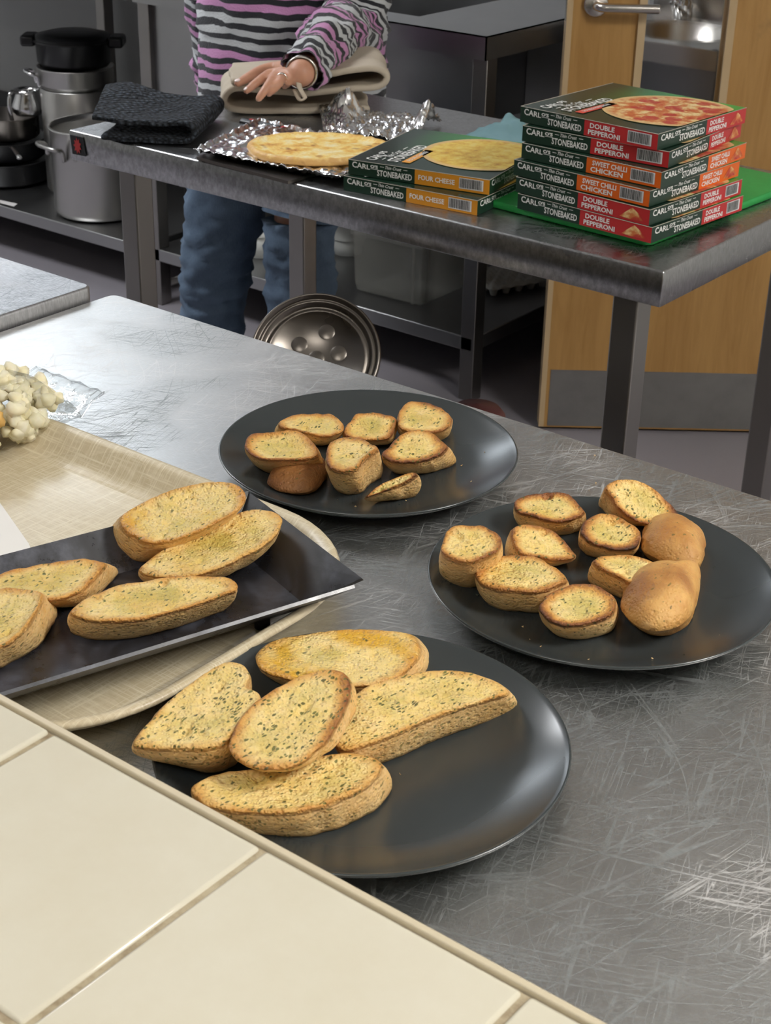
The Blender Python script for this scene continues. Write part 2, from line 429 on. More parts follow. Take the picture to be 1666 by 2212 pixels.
def ceiling_panel(x, y, sx, sy, power=1.0, col=(1, .97, .92), where=''):
    t = thing('ceiling_light', (x, y, ZC), 'white fluorescent ceiling panel '+where, 'light', 'ceiling light panels')
    f = MB()
    for a, b in (((-sx/2-.02, -sy/2-.02), (sx/2+.02, -sy/2)), ((-sx/2-.02, sy/2), (sx/2+.02, sy/2+.02)), ((-sx/2-.02, -sy/2), (-sx/2, sy/2)), ((sx/2, -sy/2), (sx/2+.02, sy/2))):
        f.box((x+a[0], y+a[1], ZC-.05), (x+b[0], y+b[1], ZC-.002))
    f.build('frame', M['white_plastic'], t)
    e = bpy.data.materials.new('lamp diffuser'); e.use_nodes = True; b = e.node_tree.nodes['Principled BSDF']
    b.inputs['Base Color'].default_value = (.8, .8, .8, 1)
    b.inputs['Emission Color'].default_value = (*col, 1); b.inputs['Emission Strength'].default_value = LAMP*power
    MB().box((x-sx/2, y-sy/2, ZC-.04), (x+sx/2, y+sy/2, ZC-.012)).build('diffuser', e, t)
ceiling_panel(-4.0, 3.1, 1.2, .6, .42, (.84, .92, 1.0), 'at the far left end')
ceiling_panel(-3.6, 1.5, 1.2, .6, 1.25, (.95, .97, 1.0), 'left of the prep table')
ceiling_panel(1.25, 1.5, 1.2, .6, 1.7, (1, .97, .92), 'right of the prep table')
ceiling_panel(-.2, -.9, 1.2, .6, .5, (1, .96, .90), 'added as unseen fill on the near side of the tiled sill')  # fill lamp added behind the camera to brighten box fronts and bread sides

# serving sill with tiles, along the near side of the counter
SZ = 1.0
sill = MB().box((-2.6, -.02, 0), (XR, .4555, SZ-.0022)).build('wall_hatch', [M['grout']]); sill['kind'] = 'structure'
tm = MB().box((0, 0, 0), (.1515, .1515, .008), bev=.0022).build('tile', M['tile']); tmesh = tm.data; bpy.data.objects.remove(tm)
for j in range(3):
    for i in range(-5, 7):
        x0 = -.5758+.1553*i; y0 = .4548-.1515-.1553*j
        o = bpy.data.objects.new('tile', tmesh); COL.objects.link(o); o.parent = sill
        o.location = (x0+.0019, y0+.0002, SZ-.008+random.uniform(-.0003, .0003))
        o.rotation_euler = (random.uniform(-.002, .002), random.uniform(-.002, .002), 0)
for j in range(3):                      # tiles seen behind the hand basin
    for i in range(4):
        MB().box((-2.06+.152*i, YB-.008, .92+.152*j), (-1.912+.152*i, YB, 1.068+.152*j)).build('tile', M['wtile'], wall_back)
MB().box((-2.6, .4565, SZ-.03), (XR, .4612, SZ+.0005), bev=.001).build('tile_trim', M['trim'], sill)

# ------------------------------------------------------------------ steel counters
def rounded_rect(x0, y0, x1, y1, r, n=8):
    out = []
    for cx_, cy_, a in ((x1-r, y1-r, 0), (x0+r, y1-r, 90), (x0+r, y0+r, 180), (x1-r, y0+r, 270)):
        for k in range(n+1):
            t = math.radians(a+90*k/n); out.append(Vector((cx_+r*math.cos(t), cy_+r*math.sin(t), 0)))
    return out
def slab_top(x0, y0, x1, y1, z, h, r=.012, edge=.003):
    P = rounded_rect(x0, y0, x1, y1, r); c = Vector(((x0+x1)/2, (y0+y1)/2, 0)); mb = MB()
    def ring(ins, zz): 
        q = rounded_rect(x0+ins, y0+ins, x1-ins, y1-ins, max(r-ins, .002)); return [Vector((p.x, p.y, zz)) for p in q]
    mb.loft([ring(edge, z-h), ring(0, z-h+.002), ring(0, z-edge), ring(edge*.3, z-edge*.3), ring(edge, z)], 0, True, True, False)
    n = len(P); mb.add(ring(edge, z), [tuple(range(n))], 0, False); return mb
def work_table(name, x0, y0, x1, y1, z, h, mt, label, legs, shelf=None, inset=.03, lw=.04, cat='table'):
    t = thing(name, ((x0+x1)/2, (y0+y1)/2, 0), label, cat)
    slab_top(x0, y0, x1, y1, z, h, .012 if cat == 'counter' else .003, .003).build('worktop', M[mt], t)
    for (lx, ly) in legs:
        MB().box((lx-lw/2, ly-lw/2, .02), (lx+lw/2, ly+lw/2, z-h), bev=.003).build('leg', M['leg'], t)
        MB().lathe([(0, 0), (.022, 0), (.024, .004), (.018, .02), (0, .02)], (lx, ly, 0), 16).build('foot', M['black_plastic'], t)
    if shelf:
        sz, sh = shelf
        MB().box((x0+.01, y0+.01, sz-sh), (x1-.01, y1-.01, sz), bev=.003).build('undershelf', M['bench'], t)
    return t
work_table('steel_counter', -1.300, .475, 1.6, 1.172, .90, .045, 'counter', 'scratched stainless steel counter carrying the three round plates and the cream tray',
           [(-1.25, .53), (-1.25, 1.12), (.2, 1.12), (.2, .53), (1.5, 1.12)], (.22, .035), cat='counter')
work_table('steel_counter', -2.7, .48, -1.3035, 1.146, .915, .045, 'counter_left', 'steel counter cut off at the left edge of the photo, with a bright folded end',
           [(-1.36, .53), (-1.36, 1.09), (-2.6, .53), (-2.6, 1.09)], (.22, .035), cat='counter')
TZ = .84
TX0, TX1, TY0, TY1 = -2.122, -.946, 1.832, 2.42
tbl = work_table('steel_table', TX0, TY0, TX1, TY1, TZ, .052, 'table', 'long stainless steel prep table under the pizza boxes, foil and cloths',
           [(TX0+.115, TY0+.045), (TX1-.066, TY0+.042), (TX1-.055, TY1-.05), (TX0+.073, TY1-.05)], None, lw=.041)
# red and black sticker on the apron of the table
Y = TY0-.0008
sp = [ony(x, y, Y) for x, y in ((152, 291), (180, 297), (187, 338), (158, 332))]
stk = MB(); stk.add([p for p in sp]+[p+Vector((0, -.0012, 0)) for p in sp], [(0, 1, 2, 3), (4, 5, 6, 7), (0, 1, 5, 4), (1, 2, 6, 5), (2, 3, 7, 6), (3, 0, 4, 7)])
sto = stk.build('sticker', M['black_plastic'], None, sp[3]); tag(sto, 'small black sticker with a ragged red emblem on the left end of the prep table', 'sticker')
e = MB(); cc = sum(sp, Vector())/4; k = 18
e.add([cc+Vector((math.cos(2*math.pi*i/k)*(.0105 if i % 2 else .006), -.0022, math.sin(2*math.pi*i/k)*(.015 if i % 2 else .009))) for i in range(k)], [tuple(range(k))])
e.build('emblem', M['red_plastic'], sto, sp[3])

# back benches
BZ = .872
work_table('back_bench', -4.8, 2.93, -3.135, 3.60, BZ, .052, 'bench', 'dark steel back bench at the far left holding the big pots on its low shelf', [(-4.6, 2.97), (-3.9, 3.55), (-3.2, 3.55)], (.162, .036), cat='bench')
bb = thing('back_bench', (-2.56, 3.26, 0), 'steel sink bench behind the person, with the clear plastic crate on its low shelf', 'bench')
# worktop with a sink opening
def ringtop(mb, x0, y0, x1, y1, a0, b0, a1, b1, z, t):
    for p, q in (((x0, y0), (x1, b0)), ((x0, b1), (x1, y1)), ((x0, b0), (a0, b1)), ((a1, b0), (x1, b1))):
        mb.box((p[0], p[1], z-t), (q[0], q[1], z))
mb = MB(); ringtop(mb, -3.115, 2.93, -2.0, 3.60, -2.95, 3.03, -2.26, 3.50, BZ, .003)
mb.box((-3.115, 2.93, BZ-.052), (-2.0, 2.933, BZ)).box((-2.003, 2.93, BZ-.052), (-2.0, 3.6, BZ)).box((-3.115, 2.93, BZ-.052), (-3.112, 3.6, BZ)).build('worktop', M['bench'], bb)
mb = MB()
for p, q in (((-2.95, 3.03, .58), (-2.945, 3.5, BZ-.003)), ((-2.265, 3.03, .58), (-2.26, 3.5, BZ-.003)), ((-2.95, 3.03, .58), (-2.26, 3.035, BZ-.003)), ((-2.95, 3.495, .58), (-2.26, 3.5, BZ-.003)), ((-2.95, 3.03, .575), (-2.26, 3.5, .58))): mb.box(p, q)
mb.build('sink_bowl', M['bench'], bb)
for lx, ly in ((-3.09, 2.965), (-2.025, 2.965), (-2.025, 3.56), (-3.09, 3.56)):
    MB().box((lx-.02, ly-.02, 0), (lx+.02, ly+.02, BZ-.052), bev=.002).build('leg', M['leg'], bb)
MB().box((-3.10, 2.945, .128), (-2.01, 3.59, .164), bev=.003).build('undershelf', M['bench'], bb)
MB().box((-3.07, 2.96, .55), (-2.05, 2.966, BZ-.053)).build('apron_panel', M['bench'], bb)
MB().tube([(-3.09, 2.965, .05), (-3.09, 3.56, .05)], .012, 8).build('rail', M['leg'], bb)

# ------------------------------------------------------------------ door with vision opening, hand basin
P0 = onz(1163, 928, 0.0); P1 = onz(1640, 938, 0.0); dt = (P1-P0); dt.z = 0; dt.normalize(); dn = Vector((dt.y, -dt.x, 0))  # dn faces the viewer
if dn.dot(FW) > 0: dn = -dn
P0.z = 0
def DP(s_, z, o_=0): return P0 + dt*s_ + dn*o_ + Vector((0, 0, z))
def dbox(mb, s0, z0, s1, z1, o0, o1, mi=0):
    vs = [DP(s_, z, o) for s_ in (s0, s1) for o in (o0, o1) for z in (z0, z1)]
    return mb.add(vs, [(0, 1, 3, 2), (4, 6, 7, 5), (0, 4, 5, 1), (2, 3, 7, 6), (0, 2, 6, 4), (1, 5, 7, 3)], mi)
dw = .86; w0, w1, wb, wt = .165, .335, .62, 1.75
door = thing('door_1', DP(0, 0)); door['kind'] = 'structure'
mb = MB()
dbox(mb, .012, .008, w0, 2.0, -.044, 0); dbox(mb, w1, .008, dw, 2.0, -.044, 0); dbox(mb, w0, .008, w1, wb, -.044, 0); dbox(mb, w0, wt, w1, 2.0, -.044, 0)
mb.build('door_leaf', M['ply'], door)
mb = MB(); dbox(mb, 0, .008, .012, 2.0, -.044, 0); mb.build('edge_lipping', M['lipping'], door)
for a, b, c, d in ((w0-.016, wb-.016, w0, wt+.016), (w1, wb-.016, w1+.016, wt+.016), (w0, wb-.016, w1, wb), (w0, wt, w1, wt+.016)):
    mb = MB(); dbox(mb, a, b, c, d, -.05, .008); mb.build('glazing_bead', M['lipping'], door)
mb = MB(); dbox(mb, w0, wb, w1, wt, -.024, -.020); mb.build('pane', M['glass'], door)
mb = MB(); dbox(mb, .02, .012, dw-.01, .152, 0, .0015); mb.build('kick_plate', M['kick'], door)
h = DP(.058, .968, .002)
Rz = Matrix(((dt.x, 0, dn.x), (dt.y, 0, dn.y), (0, 1, 0)))   # local x along door, y up, z out of the door
hd = MB().lathe([(0, 0), (.026, 0), (.026, .007), (.022, .010), (0, .010)], h, 28, R=Rz).build('handle_rose', M['satin'], door)
pts = [h+dn*.008, h+dn*.03, h+dn*.045+dt*.01, h+dn*.05+dt*.03, h+dn*.05+dt*.11, h+dn*.05+dt*.125]
MB().tube(smoothpath(pts, 5), .0095, 14).build('lever', M['satin'], hd)
mb = MB(); dbox(mb, -.0012, .93, 0, 1.08, -.033, -.011); mb.build('latch_plate', M['satin'], door)
hinge = DP(dw, 0)
struct('wall_partition', (hinge.x+.03, hinge.y-.02, 0), (XR, hinge.y+.08, ZC), M['wall'])
MB().box((hinge.x-.012, hinge.y-.03, 0), (hinge.x+.03, hinge.y+.09, 2.05)).build('trim_1', M['lipping'])['kind'] = 'structure'

hb = thing('hand_basin', (-1.80, 3.42, 0), 'stainless hand wash basin seen through the opening in the door', 'sink')
bz = .852; bx0, bx1, by0, by1 = -1.965, -1.60, 3.24, 3.615; bc = Vector((-1.79, 3.41, 0)); br = .135
mb = MB(); n = 48
inner = [Vector((bc.x+br*math.cos(2*math.pi*i/n), bc.y+br*math.sin(2*math.pi*i/n), bz)) for i in range(n)]
outer = []
for i in range(n):
    a = 2*math.pi*i/n; ca, sa = math.cos(a), math.sin(a)
    tx = ((bx1-bc.x) if ca > 0 else (bx0-bc.x))/ca if abs(ca) > 1e-6 else 9; ty = ((by1-bc.y) if sa > 0 else (by0-bc.y))/sa if abs(sa) > 1e-6 else 9
    t_ = min(tx, ty); outer.append(Vector((bc.x+ca*t_, bc.y+sa*t_, bz)))
mb.loft([outer, inner], 0, True, False, False, False); mb.build('rim_top', M['satin'], hb)
MB().lathe([(br, 0), (br-.006, -.01), (br-.02, -.08), (br-.06, -.115), (.02, -.12), (0, -.12)], (bc.x, bc.y, bz), 48).build('bowl', M['satin'], hb)
MB().box((bx0, by0-.003, bz-.045), (bx1+.003, by0, bz), bev=.0008).box((bx1, by0, bz-.045), (bx1+.003, by1, bz)).build('front_lip', M['satin'], hb)
MB().box((bx0+.01, by0+.03, .2), (bx1-.012, by1, bz-.14)).box((bx0+.01, by0+.03, bz-.14), (bx1-.012, by0+.04, bz-.002)).box((bx1-.02, by0+.04, bz-.14), (bx1-.012, by1, bz-.002)).build('pedestal_panel', M['bench'], hb)
MB().box((bx0, by1-.012, bz), (bx1, by1-.002, bz+.055)).build('upstand', M['satin'], hb)
tp = Vector((-1.86, 3.56, bz))
MB().lathe([(0, 0), (.024, 0), (.022, .04), (.016, .06), (.026, .065), (.028, .095), (.012, .105), (0, .105)], tp, 20).tube(smoothpath([tp+Vector((0, 0, .045)), tp+Vector((.01, -.05, .065)), tp+Vector((.02, -.09, .05))], 5), .011, 12).build('tap', M['chrome'], hb)

# ------------------------------------------------------------------ plates
PZ = .9
def plate(c, label):
    prof = [(0, .0050), (.078, .0050), (.090, .0062), (.104, .0098), (.117, .0152), (.1275, .0205), (.1302, .0222), (.1312, .0224), (.1318, .0214),
            (.1308, .0196), (.120, .0130), (.105, .0065), (.092, .0022), (.082, .0004), (.076, 0), (.074, .0012), (0, .0012)]
    o = MB().lathe(prof, (c[0], c[1], PZ), 128).build('dinner_plate', M['plate'], None, (c[0], c[1], PZ))
    return tag(o, label, 'plate')
C1, C2, C3 = (-.783, .993), (-.505, .928), (-.510, .645)
plate(C1, 'dark grey round plate farthest back, holding eight chunky bread pieces')
plate(C2, 'dark grey round plate at the right, holding ten chunky bread pieces')
plate(C3, 'dark grey round plate nearest the tiled sill, holding five long bread slices')
ZP = PZ+.0056

# ------------------------------------------------------------------ cream tray, slate platter
def tray():
    x1, y1, x0, y0 = -.636, .853, -1.14, .487
    mb = MB()
    def ring(ins, z, r): return [Vector((p.x, p.y, PZ+z)) for p in rounded_rect(x0+ins, y0+ins, x1-ins, y1-ins, r, 12)]
    rings = [ring(.002, .0195, .118), ring(0, .022, .12), ring(.002, .0245, .118), ring(.007, .0245, .113), ring(.012, .021, .108), ring(.022, .009, .098), ring(.028, .0045, .092), ring(.036, .003, .084)]
    under = [ring(.036, .0005, .084), ring(.028, .0015, .092), ring(.020, .006, .10), ring(.010, .018, .11), ring(.004, .020, .116), rings[0]]
    mb.loft(under, 0, True, False, False); mb.loft(rings, 0, True, False, False)
    n = len(rings[-1]); mb.add(rings[-1], [tuple(range(n))]); mb.add(under[0], [tuple(range(n))])
    o = mb.build('serving_tray', M['linen'], None, (x0, y0, PZ)); return tag(o, 'cream linen-patterned cafeteria tray with a rounded raised rim, under the black platter', 'tray')
tray()
TRZ = PZ+.0035
zw = .9455
A = onz(530, 1062, zw); B = onz(782, 1249, zw); la = (onz(770, 1264, zw)-onz(0, 1500, zw)); la.z = 0; la.normalize()
ab = (B-A); ab.z = 0; wdt = ab.length; pb = Vector((la.y, -la.x, 0)); 
if pb.dot(ab) < 0: pb = -pb
wdt = ab.dot(pb)
SLF = .9200; LEN = .335
def SP(u, v, z): # u along length back from the tip edge, v across from far side
    q = Vector((B.x, B.y, 0)) - la*u - pb*(wdt-v); return Vector((q.x, q.y, z))
pl = thing('slate_platter', SP(LEN/2, wdt/2, SLF-.003), 'long black slate-look platter with folded-up sides lying across the cream tray', 'platter')
th = .0025; ins = .032
def wing(a, b, c, d):
    n_ = (b-a).cross(d-a).normalized()*th
    if n_.z > 0: n_ = -n_
    return MB().add([a, b, c, d, a+n_, b+n_, c+n_, d+n_], [(0, 1, 2, 3), (4, 7, 6, 5), (0, 4, 5, 1), (1, 5, 6, 2), (2, 6, 7, 3), (3, 7, 4, 0)])
for u_, v_ in ((.06, .04), (.06, wdt-.04), (LEN-.06, .04), (LEN-.06, wdt-.04)):
    p = SP(u_, v_, 0); MB().lathe([(0, TRZ), (.006, TRZ), (.006, SLF-.002), (0, SLF-.002)], (p.x, p.y, 0), 12).build('foot', M['black_plastic'], pl)
f0, f1 = ins, LEN-ins; g0, g1 = ins*.85, wdt-ins*.85
wing(SP(f0, g0, SLF), SP(f0, g1, SLF), SP(f1, g1, SLF), SP(f1, g0, SLF)).build('platter_base', M['slate'], pl)
wing(SP(f0, g0, SLF), SP(f0, g1, SLF), SP(0, wdt, zw), SP(0, 0, zw-.001)).build('side_panel', M['slate'], pl)
wing(SP(f1, g0, SLF), SP(f1, g1, SLF), SP(LEN, wdt, zw), SP(LEN, 0, zw)).build('side_panel', M['slate'], pl)
wing(SP(f0, g0, SLF), SP(f1, g0, SLF), SP(LEN, 0, zw), SP(0, 0, zw)).build('side_panel', M['slate'], pl)
wing(SP(f0, g1, SLF), SP(f1, g1, SLF), SP(LEN, wdt, zw-.003), SP(.006, wdt-.001, zw-.004)).build('side_panel', M['slate'], pl)

pp = [onz(-60, 1000, TRZ+.0012), onz(0, 1087, TRZ+.0012), onz(62, 1175, TRZ+.0012), onz(90, 1240, TRZ+.0012), onz(-80, 1260, TRZ+.0012)]
o = MB().add([p+Vector((0, 0, .0006)) for p in pp]+pp, [(0, 1, 2, 3, 4), (5, 6, 7, 8, 9), (0, 1, 6, 5), (1, 2, 7, 6), (2, 3, 8, 7), (3, 4, 9, 8), (4, 0, 5, 9)]).build('paper_sheet', M['paper'], None, pp[2])
tag(o, 'white paper sheet on the cream tray at the left edge, behind the platter', 'paper')

# ------------------------------------------------------------------ bread
NB = 96
def bread(name, label, group, org, sc, poly, zp, hc, off, tilt=(0, 0), sb=.92, toast=.5, herb=.18, butter=.3, dome=0, bulge=.0022, dish=.0018, seed=0, bt=(0, 0), zfl=None):
    pts = [(org[0]+x/sc, org[1]+y/sc) for x, y in poly]
    cx_ = sum(p[0] for p in pts)/len(pts); cy_ = sum(p[1] for p in pts)/len(pts)
    c = onz(cx_, cy_, zp+hc)
    gr = RW*tilt[0]+FW*tilt[1]; n = Vector((-gr.x, -gr.y, 1)).normalized()
    W = [onplane(x, y, c, n) for x, y in pts]
    T = catmull(W, NB)
    bcen = onz(cx_+off[0]/sc, cy_+off[1]/sc, zp)
    T = [Vector((p.x, p.y, max(p.z, zp+.003))) for p in T]
    rad = sum((p-c).length for p in T)/NB
    T2 = []
    for p in T:
        d = nz(p, 60, seed)*.0011+nz(p, 170, seed)*.0006; T2.append(p+(p-c).normalized()*d)
    T = T2
    Bt = [Vector((bcen.x+(p.x-c.x)*sb, bcen.y+(p.y-c.y)*sb, zp+.0002)) for p in T]
    gb = RW*bt[0]+FW*bt[1]; z_at = lambda q: max(zp-.03 if zfl is None else zfl, zp+.0002+gb.x*(q.x-bcen.x)+gb.y*(q.y-bcen.y))
    Bt = [Vector((p.x, p.y, z_at(p))) for p in Bt]
    mb = MB(); V = []; A = {k: [] for k in ('rim', 'side', 'hgt', 'dome')}
    def put(ring, rim, side, hg, dm):
        V.extend(ring); A['rim'].extend([rim]*NB); A['side'].extend([side]*NB); A['hgt'].extend([hg]*NB); A['dome'].extend([dm]*NB)
    rings = 0
    topf = [.03, .12, .22, .32, .42, .52, .62, .71, .79, .86, .92, .965, 1.0]
    for f in topf:
        ring = []
        for p in T:
            q = c+(p-c)*f
            if dome > 0: q = q + n*(dome*math.sqrt(max(0, 1-f*f*.985)))+Vector((0, 0, nz(q, 50, seed)*.0012))
            else:
                q = q + n*(-dish*(1-f**3) + (nz(q, 70, seed)*.0010+nz(q, 190, seed)*.0007)*(1.0 if f < .97 else .5) - (.0012 if f == 1.0 else 0))
                pit = nz(q, 120, seed+5)
                if pit > .38 and f < .9: q = q - n*(pit-.38)*.010
            ring.append(q)
        put(ring, f, 1.0 if dome > 0 else 0.0, 1-.3*f if dome > 0 else 1.0, 1.0 if dome > 0 else 0.0)
    last = V[-NB:]
    K = 9
    for k in range(1, K+1):
        t = k/K; ring = []
        for i in range(NB):
            a = last[i]; b = Bt[i]; q = a.lerp(b, t)
            o2 = Vector((a.x-c.x, a.y-c.y, 0)); o2.normalize()
            bu = bulge*math.sin(math.pi*min(1, t*1.02))**.7 if dome == 0 else .0
            q = q+o2*(bu + nz(q, 70, seed+2)*.0011+nz(q, 200, seed)*.0004)
            q.z = max(q.z, z_at(q)); ring.append(q)
        put(ring, 1.0, 1.0 if k > 0 else .0, 1-t if dome == 0 else (1-t)*.7, 1.0 if dome > 0 else 0.0)
    put([bcen+(p-bcen)*.5 for p in Bt], 1, 1, 0, 0)
    nr = len(V)//NB; fs = []
    for k in range(nr-1):
        for i in range(NB):
            j = (i+1) % NB; fs.append((k*NB+i, k*NB+j, (k+1)*NB+j, (k+1)*NB+i))
    fs.append(tuple(range(NB))); fs.append(tuple((nr-1)*NB+i for i in range(NB)))
    mb.add(V, fs, 0, True); A['toast'] = [toast]*len(V); A['herb'] = [herb]*len(V); A['butter'] = [butter]*len(V); mb.at = A
    o = mb.build(name, M['bread'], None, (bcen.x, bcen.y, zp)); return tag(o, label, 'bread', group)

O1, S1 = (470, 830), 2.563
g1 = 'garlic bread pieces on the back plate'
def B1(label, poly, hc, off, seed, **k): bread('garlic_bread_slice', label, g1, O1, S1, poly, ZP, hc, off, seed=seed, **k)
B1('oblong bread piece at the back left of the farthest plate', [(338,212),(380,180),(450,165),(540,160),(620,165),(675,190),(698,222),(690,250),(650,275),(580,282),(500,268),(420,248),(360,238)], .026, (-35,80), 1, tilt=(0,.15), toast=.45)
B1('squarish bread piece at the middle back of the farthest plate, scorched along its back edge', [(745,195),(765,165),(810,155),(880,155),(940,168),(988,190),(978,240),(955,290),(900,305),(800,302),(725,290),(698,262),(715,225)], .024, (0,70), 2, tilt=(0,.3), toast=.72, herb=.24)
B1('rounded bread piece at the back right of the farthest plate with a pale left side', [(1000,165),(1020,125),(1060,97),(1120,92),(1190,105),(1250,135),(1288,170),(1292,205),(1270,240),(1215,258),(1130,262),(1050,255),(1005,225)], .027, (0,78), 3, toast=.65, tilt=(0,.1))
B1('open hollow-topped bread piece at the left of the farthest plate', [(150,325),(185,270),(260,262),(340,258),(400,248),(465,262),(515,302),(550,350),(548,388),(480,405),(400,412),(310,412),(230,400),(165,365)], .032, (48,108), 4, toast=.72, dish=.005, herb=.2, tilt=(-.05,.1))
B1('dark brown rounded bread end lying crust up at the front left of the farthest plate', [(275,550),(300,500),(350,450),(420,425),(520,418),(590,430),(608,475),(600,525),(560,575),(500,608),(430,614),(340,598),(290,575)], .004, (6,8), 5, dome=.016, toast=1.0, herb=.04)
B1('tall bread chunk in the centre front of the farthest plate with a browned base', [(605,370),(625,320),(680,293),(740,290),(800,295),(850,325),(885,350),(845,380),(805,410),(775,450),(730,470),(660,470),(615,440)], .040, (30,150), 6, toast=.62, tilt=(.1,.05), sb=1.0, herb=.22)
B1('wide bread piece at the right of the farthest plate with a hole in its top', [(915,372),(950,345),(985,300),(1030,270),(1100,252),(1170,262),(1230,300),(1270,340),(1235,375),(1190,400),(1130,418),(1060,428),(980,422),(925,400)], .029, (50,98), 7, toast=.7, tilt=(-.1,.25), sb=1.02, herb=.2)
B1('small wedge-shaped bread end at the front of the farthest plate', [(828,618),(880,570),(960,528),(1040,495),(1096,488),(1062,522),(985,560),(900,595)], .022, (25,85), 8, toast=.55, sb=.85, bulge=.005, tilt=(.2,.5))

O2, S2 = (900, 1000), 2.175
g2 = 'garlic bread pieces on the right plate'
def B2(label, poly, hc, off, seed, **k): bread('garlic_bread_slice', label, g2, O2, S2, poly, ZP, hc, off, seed=seed, **k)
B2('tall upright bread piece at the far left of the right-hand plate', [(145,310),(185,292),(250,290),(310,290),(350,312),(388,335),(400,368),(380,402),(330,430),(280,452),(220,457),(160,442),(122,410),(128,360)], .047, (-8,155), 11, toast=.55, sb=.95, herb=.2, tilt=(0,.1))
B2('bread piece at the back left of the right-hand plate with charred corners', [(457,185),(480,160),(560,140),(650,135),(720,145),(760,185),(785,222),(750,250),(690,272),(620,264),(540,242),(480,222)], .030, (8,98), 12, toast=.78, tilt=(-.05,.2))
B2('bread piece leaning right in the left middle of the right-hand plate', [(455,320),(480,292),(530,283),(600,295),(660,325),(710,375),(748,430),(715,448),(650,452),(580,438),(510,425),(472,390)], .028, (-40,66), 13, toast=.72, tilt=(-.2,.2), sb=1.0)
B2('round bread piece in the upper middle of the right-hand plate', [(770,320),(790,270),(840,240),(900,237),(960,255),(1015,288),(1052,325),(1045,365),(1020,395),(950,402),(880,392),(820,367),(790,345)], .030, (-15,82), 14, toast=.72, tilt=(-.05,.2), herb=.24)
B2('largest tipped bread piece at the very back of the right-hand plate with a blackened edge', [(893,110),(940,80),(1000,75),(1060,90),(1120,125),(1170,170),(1220,215),(1235,245),(1205,275),(1140,285),(1060,280),(1000,250),(950,205),(915,150)], .036, (-55,62), 15, toast=.9, tilt=(-.25,.45), herb=.22)
B2('rounded bread end with a pale split at the upper right of the right-hand plate', [(1055,370),(1070,318),(1110,292),(1180,290),(1250,305),(1312,345),(1355,380),(1352,432),(1332,485),(1285,510),(1200,497),(1120,460),(1065,425)], .014, (5,22), 16, dome=.022, toast=.6, herb=.06)
B2('bread piece with greenish top behind the big round end on the right-hand plate', [(835,455),(880,435),(960,430),(1040,435),(1110,460),(1180,480),(1220,505),(1150,520),(1080,540),(1020,556),(960,532),(900,507),(850,478)], .032, (-45,95), 17, toast=.5, tilt=(0,.05), herb=.2)
B2('wide boat-shaped bread piece at the left front of the right-hand plate', [(275,510),(320,460),(400,435),(480,430),(560,440),(620,470),(675,502),(705,540),(660,568),(600,588),(540,600),(460,594),(380,588),(310,562)], .028, (25,110), 18, toast=.5, sb=.95, herb=.16)
B2('round bread piece at the front edge of the right-hand plate', [(578,670),(620,620),(690,578),(760,562),(840,570),(905,602),(938,642),(920,692),(870,727),(800,747),(720,757),(650,747),(600,717)], .025, (20,92), 19, toast=.68, herb=.26, tilt=(0,.08))
B2('big rounded golden bread end at the front right of the right-hand plate', [(960,660),(985,595),(1040,552),(1110,528),(1180,520),(1250,525),(1325,522),(1330,585),(1320,660),(1285,738),(1230,785),(1160,806),(1080,800),(1010,762),(970,720)], .014, (8,22), 20, dome=.026, toast=.75, herb=.07)

OS, SS = (0, 980), 2.0825
g3 = 'long garlic bread slices on the black platter'
ZS = SLF+.0006
def B3(label, poly, hc, off, seed, zo=0, **k): bread('garlic_bread_slice', label, g3, OS, SS, poly, ZS+zo, hc, off, seed=seed, zfl=SLF+.0003, **k)
B3('long buttery bread slice farthest back on the black platter', [(545,275),(640,215),(740,170),(850,140),(960,122),(1050,128),(1100,165),(1105,205),(1060,255),(980,302),(880,352),(760,387),(660,392),(590,362),(555,320)], .026, (-58,78), 21, toast=0.26, herb=.06, butter=1.0, sb=.98, tilt=(.1,.3), dish=.004, bt=(.12,.42), zo=.017)
B3('long bread slice on the black platter, second from the back, near its pointed corner', [(630,510),(700,450),(780,405),(880,365),(970,315),(1060,270),(1140,245),(1225,258),(1270,292),(1240,360),(1180,412),(1100,457),(1000,502),(880,542),(760,547),(670,540)], .024, (-22,75), 22, toast=0.14, herb=.12, butter=.5, tilt=(.12,.05), bt=(.10,.05), zo=.004)
B3('bread slice at the left middle of the platter with a purple-brown burnt tip', [(-100,580),(20,530),(150,500),(270,480),(400,474),(470,490),(430,545),(370,600),(290,645),(200,655),(80,645),(-60,625)], .024, (75,40), 23, toast=0.34, herb=.14, butter=.4, sb=1.0)
B3('bread slice cut by the left edge of the photo on the black platter', [(-130,650),(-20,607),(60,597),(140,607),(185,625),(165,690),(125,760),(60,825),(-20,875),(-120,900)], .030, (80,62), 24, toast=0.24, herb=.24, butter=.3, tilt=(.1,0), dish=.004, sb=1.0)
B3('front long bread slice on the black platter with a torn right tip', [(320,700),(400,640),(500,600),(620,575),(740,555),(850,548),(950,548),(1040,558),(1070,600),(1000,628),(900,665),(800,695),(700,720),(580,742),(450,747),(360,730)], .026, (-28,98), 25, toast=0.26, herb=.17, butter=.4, sb=.95)

